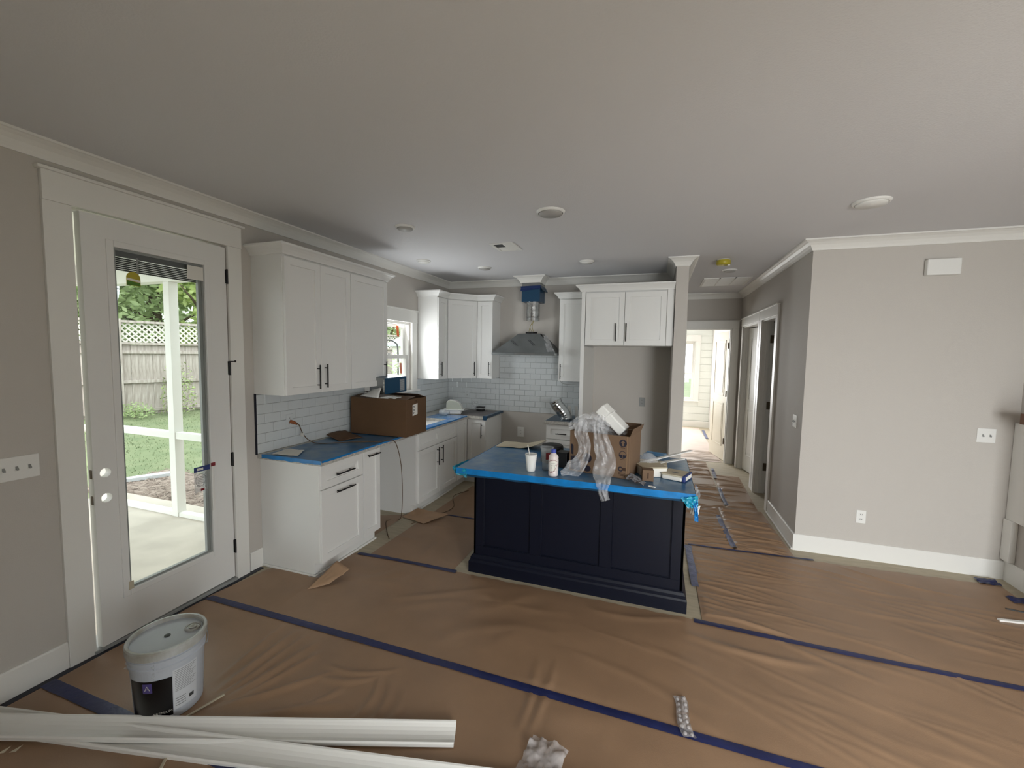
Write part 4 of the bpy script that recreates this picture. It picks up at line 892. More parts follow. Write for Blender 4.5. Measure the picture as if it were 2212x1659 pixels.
# ================================================================ things on the floor
# grey bucket
BX, BY = .772, 1.345
bk = empty('bucket', (BX, BY, .004), label='grey plastic bucket with a dusty lid and black and white labels, beside the patio door', cat='bucket')
rb_, rt_, bh = .133, .150, .355
MB().lathe([(0, 0), (rb_-.004, 0), (rb_, .006), (rb_+.013, .262), (rb_+.013, .262), (rb_+.0185, .266), (rb_+.0195, .278), (rb_+.0145, .282), (rb_+.015, .297), (rb_+.021, .300), (rb_+.022, .312), (rb_+.0165, .316), (rb_+.018, .332), (rb_+.02, bh-.008)], (0, 0, 0), 64).build('body', M['bucket'], bk, smooth=False)
MB().lathe([(rb_+.020, bh-.030), (rb_+.027, bh-.030), (rb_+.028, bh+.004), (rb_+.024, bh+.010), (rb_+.014, bh+.010), (rb_+.010, bh+.004), (rb_+.008, bh-.010), (0, bh-.008)], (0, 0, 0), 64).build('lid', M['lid'], bk, smooth=False)
sc_ = MB().lathe([(0, bh-.008), (.034, bh-.008), (.034, bh+.0), (.030, bh+.003), (.026, bh), (.026, bh-.003), (.018, bh-.003), (.018, bh+.003), (.013, bh+.004), (0, bh-.001)][::-1], (.052, .086, 0), 30).build('spout_cap', M['lid'], bk)
MB().lathe([(0, bh-.008), (.013, bh-.008), (.013, bh-.004), (0, bh-.004)], (0, 0, 0), 20).build('lid_stain', M['dgrey'], bk)
mb = MB(); mb.tube([(math.cos(a)*(rb_+.028), math.sin(a)*(rb_+.028), .30-.05*math.sin((a-math.radians(-110))/math.radians(180)*PI)) for a in [math.radians(40+180*k/24) for k in range(25)]], .002, 6); mb.build('bail_handle', M['lgrey'], bk)
crumple('masking_film', [(-.09, -.128, .315), (.10, -.123, .322), (.09, -.122, .235), (-.10, -.125, .24)], M['bag'], bk, .008, seed=12)
def wrap_label(a0, a1, z0, z1, m_, nm, lift=.001, n=24, parent=bk):
    def fn(u, v):
        a = math.radians(a0+(a1-a0)*u); z_ = z0+(z1-z0)*v; r = rb_+.013*z_/.262+lift; return (r*math.cos(a), r*math.sin(a), z_)
    return MB().grid(fn, n, 4).build(nm, m_, parent, smooth=True, recalc=False)
lb = wrap_label(-103, -27, .028, .222, M['ink'] if False else mat('black_label', (14, 13, 14), .3), 'label_black'); lb['label'] = 'black label'
lw = wrap_label(-26, 16, .045, .248, mat('printed_white_label', (206, 210, 214), .5), 'label_white'); lw['label'] = 'white label with fine print'
wrap_label(-73, -57, .165, .212, M['purple'], 'purple_logo', .002, 6, lb)
TC = lambda a_c, z_c, lift: (lambda u, n, v: ((rb_+.013*(z_c+v)/.262+lift)*math.cos(math.radians(a_c)+u/rb_), (rb_+.013*(z_c+v)/.262+lift)*math.sin(math.radians(a_c)+u/rb_), z_c+v))
text('A', .034, M['wpaper'], TC(-65, .188, .0028), lb); text('PREMIUM', .017, M['wpaper'], TC(-43, .052, .002), lb)
for k in range(13): wrap_label(-23, 13-(k % 4)*3, .238-k*.0085, .240-k*.0085, M['inkg'], 'text_line', .002, 8, lw)
wrap_label(0, 9, .070, .088, M['dgrey'], 'print_block', .002, 4, lw)
for k in range(4): wrap_label(-23, -6, .098-k*.012, .101-k*.012, M['inkg'], 'text_line', .002, 6, lw)
# lengths of white crown moulding on the floor
MP = [(-.053, .0), (-.053, .014), (-.048, .020), (-.042, .018), (-.036, .013), (-.022, .009), (0, .009), (.018, .013), (.032, .020), (.041, .028), (.046, .034), (.053, .036), (.053, .026), (.040, .012), (.015, .002)]
def moulding(label, p0, p1, zb, flip=1, w_=1.0, name='moulding_length'):
    P0, P1 = Vector(p0), Vector(p1); t = (P1-P0).normalized(); s = Vector((-t.y, t.x, 0)).normalized()*flip; n_ = t.cross(Vector((-t.y, t.x, 0)).normalized())*-1
    up = Vector((0, 0, 1)); vs = []
    for P in (P0, P1):
        for a, z_ in MP: v = P+s*a*w_+up*z_; vs.append(tuple(v))
    k = len(MP); mb = MB(); mb._add(vs, [(j, (j+1) % k, k+(j+1) % k, k+j) for j in range(k)]+[tuple(range(k)), tuple(range(k, 2*k))])
    return tag(mb.build(name, M['trim']), label, 'moulding')
moulding('white crown moulding length lying on top, its cut end before the bucket', (.14, .928, .024), (2.192, 1.648, .010), 0, 1, .98)
moulding('lower white crown moulding length crossing under the other', (.06, .968, .003), (3.1, 1.642, .003), 0, 1, 1.02)
def stick(label, a, b, w_, t, m_, cat='offcut', name='wood_offcut'):
    A, B = Vector(a), Vector(b); d = (B-A).normalized(); s = Vector((-d.y, d.x, 0)).normalized()*w_/2; u = Vector((0, 0, t)); mb = MB()
    vs = [A-s, A+s, B+s, B-s]; mb._add([tuple(v) for v in vs]+[tuple(v+u) for v in vs], [(0, 1, 2, 3), (4, 5, 6, 7), (0, 1, 5, 4), (1, 2, 6, 5), (2, 3, 7, 6), (3, 0, 4, 7)])
    return tag(mb.build(name, m_), label, cat)
stick('pale thin wood splinter beside the bucket foot', (.93, 1.28, .006), (.99, 1.46, .014), .008, .006, M['beige'])
stick('small pale splinter below the moulding lengths', (1.075, 1.135, .006), (1.12, 1.075, .008), .010, .006, M['beige'])
stick('white trim offcut on the paper at the right edge', (5.265, 3.70, .006), (5.75, 3.77, .006), .022, .012, M['trim'])
stick('thin dark stick lying on the paper at the right edge', (5.42, 3.90, .006), (5.70, 3.86, .006), .010, .006, M['dgrey'])
for k, (x, y) in enumerate(((.385, .925), (.425, .945))):
    mb = MB(); mb._add([(x-.01, y-.018, .008), (x+.012, y-.006, .008), (x+.012, y+.018, .02), (x, y, .014)], [(0, 1, 2), (0, 2, 3), (0, 1, 3), (1, 2, 3)])
    tag(mb.build('paper_chip', M['beige']), ('left', 'right')[k]+' of two pale chips at the lower left corner', 'scrap', 'pale chips')
def bubble(label, c, ang, L, Wd, rows, cols, seed):
    r = empty('bubble_wrap' if rows else 'plastic_scrap', (c[0], c[1], .008), label=label, cat='packing plastic'); ca, sa = math.cos(ang), math.sin(ang)
    def P(a, b, z_): return (a*ca-b*sa, a*sa+b*ca, z_)
    def fn(u, v):
        a = (u-.5)*L; b = (v-.5)*Wd+.012*math.sin(u*5+seed); return P(a, b, .010+.010*noise.noise((u*5, v*3, seed))+.006*noise.noise((u*15, v*9, seed)))
    MB().grid(fn, 24, 12).build('film_sheet', M['bubble'], r, smooth=True)
    if rows:
        mb = MB()
        for i in range(cols):
            for j in range(rows):
                a = (i+.5)/cols; b = (j+.5)/rows; p = fn(a, b); mb.lathe([(.011, 0), (.009, .005), (.004, .008), (0, .0085)], p, 8)
        o = mb.build('bubbles', M['bubble'], r, smooth=True); o['kind'] = 'stuff'
    return r
bubble('narrow strip of bubble wrap on the paper below the island', (3.19, 2.125), math.radians(-78), .24, .06, 2, 7, 1)
o = crumple('plastic_scrap', [(2.50, 1.60, .01), (2.66, 1.55, .01), (2.70, 1.74, .04), (2.53, 1.765, .03)], M['bubble'], None, .022, 20, 20, seed=51); tag(o, 'crumpled clear plastic scrap at the bottom edge of the picture', 'packing plastic')

# ================================================================ things on the left worktop
def carton(name, label, c, rz, w_, d, h, m_, flaps=(), wall=.004, z=None, inner=None):
    """open cardboard carton: four walls and a bottom, each with thickness, flaps as parts; origin at base centre"""
    r = empty(name, (c[0], c[1], z), rz, label=label, cat='box')
    a, b = w_/2, d/2; mb = MB()
    mb.box(-a, a, -b, -b+wall, 0, h); mb.box(-a, a, b-wall, b, 0, h); mb.box(-a, -a+wall, -b+wall, b-wall, 0, h); mb.box(a-wall, a, -b+wall, b-wall, 0, h); mb.box(-a, a, -b, b, 0, wall)
    mb.build('carton_body', m_, r, bevel=.0015, seg=1)
    for side, ang_, L in flaps:      # angle from horizontal outward, degrees
        A = math.radians(ang_); mb = MB(); t = .003
        if side in ('front', 'back'):
            s = -1 if side == 'front' else 1; y0 = s*b; vs = [(-a, y0, h), (a, y0, h), (a, y0+s*L*math.cos(A), h+L*math.sin(A)), (-a, y0+s*L*math.cos(A), h+L*math.sin(A))]
        else:
            s = -1 if side == 'left' else 1; x0 = s*a; vs = [(x0, -b, h), (x0, b, h), (x0+s*L*math.cos(A), b, h+L*math.sin(A)), (x0+s*L*math.cos(A), -b, h+L*math.sin(A))]
        mb._add(vs, [(0, 1, 2, 3)]); mb.build('flap', m_, r, solid=t)
    return r
bb = carton('cardboard_box', 'large plain brown cardboard box standing on the worktop by the window', (.412, 3.692), 0, .645, .376, .362, M['cardd'], (('front', 172, .17), ('back', 165, .17), ('right', 178, .2)), z=.937)
mb = MB(); mb.quad((.3245, -.075, .195), (.3245, .015, .205), (.3245, .015, .315), (.3245, -.075, .305)); lbw = mb.build('shipping_label', M['wpaper'], bb, solid=.001); lbw['label'] = 'white printed shipping label'
mb = MB()
for k, (u0, u1, zz) in enumerate(((-.068, -.032, .283), (-.068, -.030, .272), (-.066, -.036, .250), (-.066, -.034, .240), (-.068, -.045, .222), (-.068, -.052, .213))): mb.quad((.3252, u0, zz), (.3252, u1, zz+.003), (.3252, u1, zz+.009), (.3252, u0, zz+.006))
mb.build('print', M['ink'], lbw, recalc=False)
text('JET', .032, M['inkb'], lambda u, n, v: (.3235+n, -.015+u, .334+v), bb)
# white packing sheet and flaps
tag(crumple('packing_foam_sheet', [(.20, 3.52, 1.318), (.42, 3.50, 1.306), (.40, 3.58, 1.40), (.27, 3.66, 1.39)], M['foam'], None, .004, 6, 6, seed=60, solid=.004), 'white foam sheet poking out of the large brown box', 'foam')
tag(crumple('packing_sheet', [(.40, 3.52, 1.304), (.60, 3.515, 1.304), (.62, 3.60, 1.318), (.46, 3.62, 1.316)], M['foam'], None, .004, 6, 6, seed=61, solid=.003), 'thin white packing sheet on top of the large brown box', 'packing sheet')
# perforated blue metal duct cover, a folded channel resting on the box
dc = empty('duct_cover', (.445, 3.575, 1.338), math.radians(72), label='perforated blue film-covered metal duct cover resting on the large brown box', cat='duct cover')
dc.rotation_euler = (math.radians(3), math.radians(-3), math.radians(72))
def bars(u0, u1, z0, z1, rows, cols, name):
    """slanted bars left between the slots of the perforated field"""
    mb = MB(); dz_ = (z1-z0)/rows; du_ = (u1-u0)/cols
    for j in range(rows):
        for i in range(cols):
            u, z_ = u0+i*du_, z0+j*dz_; mb._add([(u, -.0012, z_), (u+du_*.75, -.0012, z_+dz_*.35), (u+du_*.75, -.0012, z_+dz_*.8), (u, -.0012, z_+dz_*.45)], [(0, 1, 2, 3)])
    o = mb.build(name, M['wpaper'], dc, recalc=False); o['kind'] = 'stuff'; return o
box('front_sheet', 0, .27, 0, .0015, 0, .158, M['bluefilm'], dc); bars(.185, .245, .018, .138, 13, 6, 'slots')
box('side_sheet', 0, .0015, .0015, .25, 0, .158, M['steel'], dc); box('top_sheet', 0, .27, 0, .25, .158, .1595, M['bluefilm'], dc); box('back_sheet', .2685, .27, .0015, .25, 0, .158, M['steel'], dc)
for k in range(9): box('slot', -.0008, 0, .006, .026, .018+k*.014, .026+k*.014, M['wpaper'], dc)
tag(crumple('paper_scrap', [(-0+.02, 3.24, .955), (.26, 3.13, .938), (.36, 3.36, .937), (.06, 3.46, .97)], M['paperl'] if False else M['cardd'], None, .02, 10, 10, seed=62, freq=5, solid=.001), 'curled brown paper scrap on the worktop beside the large box', 'paper')
tag(crumple('plastic_sheet', [(.13, 2.53, .936), (.36, 2.56, .936), (.27, 2.72, .940), (.09, 2.72, .939)], M['wpaper'], None, .004, 12, 12, seed=63, freq=10), 'crumpled white paper sheet at the near end of the worktop', 'paper')
# extension cord
cpl = empty('extension_cord', (0, 0, 0), label='orange cord from the near outlet, across the worktop to the floor of the gap', cat='cord')
c1 = [(.035, 2.83, 1.135), (.07, 2.86, 1.12), (.06, 2.90, 1.06), (.05, 2.93, 1.02), (.07, 2.96, .97), (.14, 2.98, .938), (.25, 3.02, .937), (.40, 3.14, .938), (.60, 3.24, .937), (.655, 3.33, .938), (.672, 3.42, .90), (.675, 3.50, .70), (.66, 3.55, .45), (.62, 3.60, .15), (.50, 3.72, .008), (.40, 3.66, .007), (.55, 3.45, .007), (.68, 3.30, .008)]
MB().tube(bezier(c1, 8), .0038, 8).build('cable', M['cordb'], cpl, smooth=True); MB().tube([(.022, 2.815, 1.15), (.045, 2.84, 1.135), (.06, 2.86, 1.12)], [.016, .014, .008], 10).build('plug', M['orangec'], cpl, smooth=True)
box('cord_tag', .045, .075, 2.905, 2.91, 1.005, 1.035, M['wpaper'], cpl)
MB().tube(bezier([(.78, 4.86, .008), (.70, 4.60, .009), (.86, 4.28, .008), (.84, 4.06, .010), (.70, 3.93, .008), (.72, 3.78, .008), (.68, 3.68, .008)], 8), .003, 6).build('loose_cable', M['cordb'])
tag(bpy.data.objects['loose_cable'], 'thin tan cable snaking over the paper below the sink base', 'cord')
# white vent cap in the corner
vc = empty('plastic_vent', (.40, 5.19, .935), math.radians(20), label='white plastic vent hood cap lying in the worktop corner', cat='vent cap')
box('flange', -.14, .14, -.10, .10, .055, .063, M['white'], vc, bevel=.003); box('collar', -.085, .105, -.075, .075, 0, .055, M['white'], vc, bevel=.012)
def hoodfn(u, v):
    a = -.5+u; prof = [(-.095, .063), (-.090, .165), (-.06, .185), (.02, .178), (.075, .150), (.105, .10), (.118, .063)]
    k = v*(len(prof)-1); i = min(int(k), len(prof)-2); f_ = k-i; x_ = prof[i][0]*(1-f_)+prof[i+1][0]*f_; z_ = prof[i][1]*(1-f_)+prof[i+1][1]*f_
    return (x_, a*.15, z_)
MB().grid(hoodfn, 8, 24).build('hood', M['white'], vc, smooth=True, solid=.004)
pr_ = [(-.095, .063), (-.090, .165), (-.06, .185), (.02, .178), (.075, .150), (.105, .10), (.118, .063)]
for s_ in (-.075, .075): MB().prism(pr_, s_-.002, s_+.002, axis='y').build('cheek', M['white'] if s_ > 0 else mat('grey_green_mesh', (176, 180, 166), .6), vc)
mb = MB(); T_ = (.30, 4.98, .938)
cb = empty('clear_bottle', T_, label='clear plastic bottle on its side before the white vent cap', cat='bottle'); MB().lathe([(0, 0), (.034, 0), (.036, .01), (.036, .09), (.02, .115), (.014, .12), (.014, .14), (0, .14)], (0, 0, .037), 20, R=Matrix.Rotation(PI/2, 3, 'Y')).build('bottle_body', M['frost'], cb, smooth=True)
bt = empty('black_tray', (.62, 5.60, .9335), math.radians(-8), label='small black plastic part on the back worktop beside the vent cap', cat='plastic part')
box('lower_half', -.055, .055, -.035, .035, 0, .028, M['blackp'], bt, bevel=.008); box('silver_band', -.05, .05, -.0355, .03, .028, .05, M['lgrey'], bt, bevel=.006); box('upper_half', -.055, .055, -.04, .04, .05, .062, M['blackp'], bt, bevel=.005)
o = crumple('plastic_bag', [(.44, 5.64, .94), (.56, 5.62, .94), (.55, 5.66, 1.06), (.47, 5.68, 1.05)], M['bag'], None, .016, seed=70); tag(o, 'crumpled clear plastic bag against the corner tiles', 'plastic bag')
# duct elbow on the short worktop
de = empty('duct_elbow', (1.89, 5.30, .935), label='shiny crinkled metal duct elbow standing on the short worktop', cat='duct')
path = bezier([(.03, .02, .0), (.02, .02, .05), (-.02, .01, .11), (-.08, 0, .18), (-.11, 0, .235)], 4)
vs = []; fs = []; n = 22
for i, p in enumerate(path):
    t = (path[min(i+1, len(path)-1)]-path[max(i-1, 0)]).normalized(); a = t.cross(Vector((0, 1, 0))).normalized(); b = t.cross(a); r_ = .076*(1+.025*(i % 2)+(.02 if i > len(path)-3 else 0))
    for k in range(n): q = 2*PI*k/n; v = p+a*math.cos(q)*r_+b*math.sin(q)*r_; vs.append(tuple(v))
for i in range(len(path)-1): fs += [(i*n+k, i*n+(k+1) % n, (i+1)*n+(k+1) % n, (i+1)*n+k) for k in range(n)]
mb = MB(); mb._add(vs, fs); mb.build('elbow_pipe', M['galv'], de, solid=.002)
for k, (x, y, a) in enumerate(((1.965, 5.40, -7), (2.045, 5.41, -5))):
    mb = MB(); t = math.tan(math.radians(a)); mb._add([(-.02, 0, 0), (.02, 0, 0), (.02, .012, 0), (-.02, .012, 0), (-.02+.16*t, 0, .165), (.02+.16*t, 0, .165), (.02+.16*t, .012, .165), (-.02+.16*t, .012, .165)], [(0, 1, 2, 3), (4, 5, 6, 7), (0, 1, 5, 4), (1, 2, 6, 5), (2, 3, 7, 6), (3, 0, 4, 7)])
    r = mb.build('bracket', M['white']); r.location = (x, y, .935); tag(r, ('left', 'right')[k]+' white plastic bracket leaning beside the metal duct elbow', 'bracket', 'white plastic brackets')

# ================================================================ things on the island
TOP = .9305
ib = carton('cardboard_box', 'open brown cardboard box with black printed symbols on the island, packing spilling out', (2.668, 3.092), math.radians(-11.8), .431, .29, .292, M['card'], (('right', 70, .055), ('back', 80, .05)), z=TOP)
mbf_ = lambda u, n, v: (-.2155+u, -.145-.0008-n, v)
def disc(u, z_, r, m_, nm='symbol', n=20, ring=None, sz=1, par=ib, dn=0):
    mb = MB()
    if ring is None: mb._add([mbf_(u+r*math.cos(2*PI*k/n), dn, z_+sz*r*math.sin(2*PI*k/n)) for k in range(n)], [tuple(range(n))])
    else:
        for k in range(n):
            a, b = 2*PI*k/n, 2*PI*(k+1)/n; mb.quad(mbf_(u+r*math.cos(a), dn, z_+r*math.sin(a)), mbf_(u+r*math.cos(b), dn, z_+r*math.sin(b)), mbf_(u+ring*math.cos(b), dn, z_+ring*math.sin(b)), mbf_(u+ring*math.cos(a), dn, z_+ring*math.sin(a)))
    return mb.build(nm, m_, par, recalc=False)
def poly(pts, m_, nm, par=ib, dn=0): mb = MB(); mb._add([mbf_(u, dn, v) for u, v in pts], [tuple(range(len(pts)))]); return mb.build(nm, m_, par, recalc=False)
s = disc(.385, .243, .026, M['ink']); poly([(.378, .225), (.392, .225), (.392, .246), (.401, .246), (.385, .263), (.369, .246), (.378, .246)], M['card'], 'arrow', s, .0004)
s = disc(.385, .164, .026, M['ink'], ring=.0225); poly([(.385+.026*math.cos(a), .164+.026*math.sin(a)) for a in [PI+PI*k/12 for k in range(13)]], M['ink'], 'lower_half', s, .0003); poly([(.3835, .143), (.3865, .143), (.3865, .176), (.3835, .176)], M['card'], 'pointer', s, .0006)
s = disc(.373, .066, .017, M['ink'], ring=.009); poly([(.385, .057), (.409, .057), (.409, .078), (.385, .078)], M['inkb'], 'print_block', s, .0004)
for k in range(3): poly([(.360, .038-k*.009), (.405, .038-k*.009), (.405, .042-k*.009), (.360, .042-k*.009)], M['inkb'], 'print_line')
for zz in (.210, .130): poly([(.370, zz), (.400, zz), (.400, zz+.003), (.370, zz+.003)], M['inkb'], 'print_line')
disc(.137, .108, .030, M['ink'], sz=1.1); disc(.135, .034, .028, M['ink'], sz=.8)
poly([(.010, .125), (.030, .118), (.030, .180), (.022, .195), (.010, .195)], M['ink'], 'symbol'); poly([(.010, .012), (.085, .012), (.085, .075), (.045, .113), (.010, .108)], M['ink'], 'symbol')
poly([(.395+.018, .0), (.398+.018, .0), (.398+.018, .292), (.395+.018, .292)], M['cardi'], 'crease')
def ribbon(name, pts, widths, m_, amp=.012, folds=3, seed=0, parent=None, nrm=(0, -1, 0)):
    C_ = bezier(pts, 8); W2 = [v.x for v in bezier([(w_, 0, 0) for w_ in widths], 8)]; N_ = Vector(nrm); n = len(C_)
    def fn(u, v):
        i = min(int(round(u*(n-1))), n-1); t = (C_[min(i+1, n-1)]-C_[max(i-1, 0)]).normalized(); s = t.cross(N_).normalized(); q = (v-.5)*W2[i]
        k = amp*(.45*math.sin(v*folds*2*PI+seed+u*5)+2.0*noise.noise((u*11+seed, v*5, seed))+.8*noise.noise((u*27+seed, v*13, seed)))
        e = 1+.12*noise.noise((u*14, seed, v > .5))
        return C_[i]+s*q*e+N_*(k+.012)
    return MB().grid(fn, n-1, 18).build(name, m_, parent, smooth=True)
bg_ = empty('plastic_bag', (0, 0, 0), label='crumpled clear plastic bag spilling over the front of the open box on the island', cat='plastic bag')
ribbon('front_fall', [(2.657, 2.90, 1.36), (2.650, 2.89, 1.262), (2.672, 2.87, 1.175), (2.700, 2.86, 1.07), (2.690, 2.82, .99), (2.697, 2.765, .945), (2.700, 2.725, .90), (2.722, 2.722, .835)], [.06, .085, .11, .135, .14, .10, .065, .06], M['bag'], .009, 3, 1, bg_)
ribbon('left_fall', [(2.53, 2.97, 1.30), (2.515, 2.94, 1.235), (2.545, 2.925, 1.14), (2.535, 2.91, 1.05), (2.475, 2.88, .97), (2.40, 2.85, .945)], [.05, .09, .085, .09, .12, .03], M['bag'], .008, 2, 4, bg_)
ribbon('top_bundle', [(2.42, 2.99, 1.255), (2.47, 2.98, 1.27), (2.54, 2.99, 1.285), (2.62, 3.0, 1.27), (2.70, 3.0, 1.245)], [.03, .08, .13, .12, .07], M['bag'], .018, 3, 7, bg_)
ribbon('inner_bundle', [(2.50, 3.05, 1.23), (2.60, 3.08, 1.28), (2.70, 3.06, 1.24), (2.82, 3.04, 1.22)], [.09, .16, .14, .08], M['bag'], .022, 4, 9, bg_)
for kk, (c, L, ang_, lab) in enumerate((((2.655, 3.04, 1.385), .115, 30, 'upper'), ((2.735, 3.035, 1.318), .165, 42, 'lower'))): pass
fo = empty('foam_block', (2.715, 3.045, 1.318), label='white foam packing block leaning out of the open box on the island', cat='foam'); fo.rotation_euler = (math.radians(6), math.radians(43), math.radians(-8))
box('foam_body', -.108, .120, -.05, .055, -.036, .034, M['foam'], fo, bevel=.010); box('foam_ridge', -.110, -.03, -.053, .058, -.039, .037, M['foam'], fo, bevel=.008)
box('tape_band', -.032, -.026, -.0545, .0595, -.040, .038, M['white'], fo)
ct_ = empty('foam_cup', (2.175, 2.872, TOP), label='white foam cup with a straw, leftmost of the drinks on the island', cat='cup')
MB().lathe([(0, 0), (.028, 0), (.030, .004), (.0415, .112), (.0435, .115), (.0435, .121), (.040, .121), (.039, .117), (0, .117)], (0, 0, 0), 36).build('cup_body', M['foam'], ct_, smooth=False)
MB().lathe([(.0, .118), (.040, .118), (.043, .122), (.0445, .126), (.0425, .1265), (.036, .123), (0, .123)], (0, 0, 0), 30).build('cup_lid', M['cglass'], ct_); MB().tube([(0, 0, .02), (-.012, .0, .12), (-.028, .004, .185)], .0032, 8).build('straw', M['white'], ct_, smooth=True)
cc_ = empty('clear_cup', (2.275, 2.935, TOP), label='clear plastic cup with a red print between the foam cup and bottle', cat='cup')
MB().lathe([(0, 0), (.033, 0), (.035, .06), (.047, .162), (.0495, .164), (.0495, .168), (.046, .168), (.0455, .162), (.0335, .06), (.031, .003), (0, .003)], (0, 0, 0), 36).build('cup_body', M['cglass'], cc_, smooth=True)
MB().grid(lambda u, v: ((.040+.005*v)*math.cos(math.radians(-85+45*u)), (.040+.005*v)*math.sin(math.radians(-85+45*u)), .085+.05*v), 8, 6).build('print', M['red'], cc_, smooth=True)
MB().lathe([(0, .003), (.0325, .003), (.034, .058), (0, .058)], (0, 0, 0), 24).build('melted_drink', film_mat('water', (150, 160, 160), .2, .05), cc_, smooth=True)
bo_ = empty('milk_bottle', (2.352, 2.815, TOP), label='small milky plastic bottle with a blue cap on the island', cat='bottle')
MB().lathe([(0, 0), (.029, 0), (.034, .006), (.034, .030), (.0325, .034), (.0345, .040), (.0345, .112), (.032, .118), (.034, .124), (.033, .136), (.020, .152), (.0155, .156), (.0155, .166), (0, .166)], (0, 0, 0), 36).build('bottle_body', M['milk'], bo_, smooth=True)
MB().lathe([(0, .160), (.0175, .160), (.018, .163), (.018, .182), (.016, .185), (0, .185)], (0, 0, 0), 28).build('cap', M['bluecap'], bo_, smooth=False)
ac = math.atan2(-2.815, 3.0-2.352)
def bl(u, n, v): a = ac+u/.0345; r = .0352+n; return (r*math.cos(a), r*math.sin(a), v)
def wr_(pts, m_, nm, lift, par): mb = MB(); mb._add([bl(u, lift, v) for u, v in pts], [tuple(range(len(pts)))]); return mb.build(nm, m_, par, recalc=False)
mb = MB()
for j in range(10): mb.grid(lambda u, v, j=j: bl(-.030+.056*(j+u)/10, .0002, .035+.070*v+.012*((j+u)/10)), 1, 4)
lb2 = mb.build('label_wrap', M['wpaper'], bo_)
mb = MB(); mb.tube([bl(-.030+.058*k/16, .001, .035+.085*0-.012*math.sin(k/16*PI)+.055*(k/16)**2) for k in range(17)], .0012, 5); mb.tube([bl(-.030+.058*k/16, .001, .103+.012*math.sin(k/16*PI)) for k in range(17)], .0012, 5); mb.build('red_line', M['inkr'], lb2)
mb = MB(); mb.tube([bl(.0+.018*math.cos(2*PI*k/16), .001, .085+.008*math.sin(2*PI*k/16)) for k in range(17)], .001, 5)
for k in range(4): mb.quad(bl(-.014, .0012, .066-k*.009), bl(.010, .0012, .068-k*.009), bl(.010, .0012, .071-k*.009), bl(-.014, .0012, .069-k*.009))
mb.build('print', M['inkg'], lb2)
bp_ = empty('black_pan', (2.25, 3.20, TOP), label='black round plastic part behind the clear cup on the island', cat='plastic part')
MB().lathe([(0, 0), (.085, 0), (.088, .006), (.088, .116), (.080, .130), (.06, .136), (0, .14)], (0, 0, 0), 40).build('round_body', M['blackp'], bp_, smooth=False); box('side_lug', .07, .115, -.03, .03, .02, .07, M['blackp'], bp_, bevel=.004)
bk_ = empty('black_box', (2.365, 3.085, TOP), math.radians(-8), label='small black plastic box between the bottle and cardboard box', cat='plastic part'); box('body', -.04, .04, -.045, .045, 0, .105, M['blackp'], bk_, bevel=.004); box('lid', -.042, .042, -.047, .047, .105, .112, M['blackp'], bk_, bevel=.003)
# curled beige paper at the back
def curl(u, v):
    x = 1.66+.42*u; y = 3.50+.24*v+.02*math.sin(u*3); z_ = TOP+.004+.055*max(0, u-.45)**1.3*(1-.4*v)*2.2+.012*math.sin(u*7+v*2)*u+.006*noise.noise((u*5, v*5, 2)); return (x, y, max(TOP+.002, z_))
tag(MB().grid(curl, 30, 14).build('paper_sheet', M['beige'], smooth=True, solid=.0012), 'curled beige packing paper lying at the back left corner of the island', 'paper')
# right end items
sb = empty('small_carton', (2.968, 2.955, TOP), math.radians(6), label='small closed brown carton beside the open box, foremost at the island right end', cat='box'); box('carton_body', -.036, .036, -.036, .036, 0, .076, M['card'], sb, bevel=.002); box('print', -.004, .004, -.0368, -.0362, .02, .058, M['inkb'], sb)
wb = empty('white_carton', (3.005, 3.09, TOP), math.radians(24), label='flat white carton lying behind the small brown carton', cat='box'); box('carton_body', -.095, .075, -.05, .075, 0, .062, M['wpaper'], wb, bevel=.004); box('lid', -.098, .078, -.053, .078, .060, .070, M['beige'], wb, bevel=.002)
pk = empty('paper_packet', (3.155, 3.075, TOP), math.radians(-20), label='thick white packet with a blue end near the island right edge', cat='packet')
box('lower_block', -.075, .060, -.075, .075, 0, .030, M['wpaper'], pk, bevel=.008); box('upper_cover', -.078, .065, -.078, .078, .030, .040, M['beige'], pk, bevel=.003); box('blue_end', .062, .080, -.078, .078, 0, .041, M['navyp'], pk, bevel=.003); box('white_band', .0802, .0812, -.06, .06, .008, .033, M['wpaper'], pk); box('print', -.03, .02, -.02, .0, .0402, .0408, M['inkg'], pk)
for k, (a, b, w_, t) in enumerate((((2.90, 3.16, .985), (3.285, 3.64, 1.010), .030, .008), ((2.93, 3.19, .962), (3.225, 3.58, .95), .034, .008))):
    mb = MB(); A, B = Vector(a), Vector(b); d = (B-A).normalized(); s = Vector((-d.y, d.x, 0)).normalized()*w_/2; u = Vector((0, 0, t)); vs = [A-s, A+s, B+s, B-s]
    mb._add([tuple(v) for v in vs]+[tuple(v+u) for v in vs], [(0, 1, 2, 3), (4, 5, 6, 7), (0, 1, 5, 4), (1, 2, 6, 5), (2, 3, 7, 6), (3, 0, 4, 7)]); tag(mb.build('plastic_strip', M['white'], bevel=.002), ('upper of two white plastic strips pointing off the island right end', 'lower and shorter white plastic strip at the island right end')[k], 'plastic strip', 'white plastic strips')
tag(box('beige_card', 2.90, 3.10, 3.30, 3.42, TOP, TOP+.03, M['beige'], bevel=.003), 'pale card lying behind the plastic strips on the island', 'card')
dm = empty('clear_clamshell', (2.965, 3.22, TOP), label='clear plastic dome clamshell right of the open box on the island', cat='packaging')
MB().lathe([(.085, 0), (.085, .012), (.080, .05), (.060, .095), (.03, .12), (0, .127)], (0, 0, 0), 24).build('dome', M['bag'], dm, smooth=True); MB().lathe([(.085, 0), (.098, .0), (.098, .006), (.085, .006)], (0, 0, 0), 24).build('rim', M['cglass'], dm)
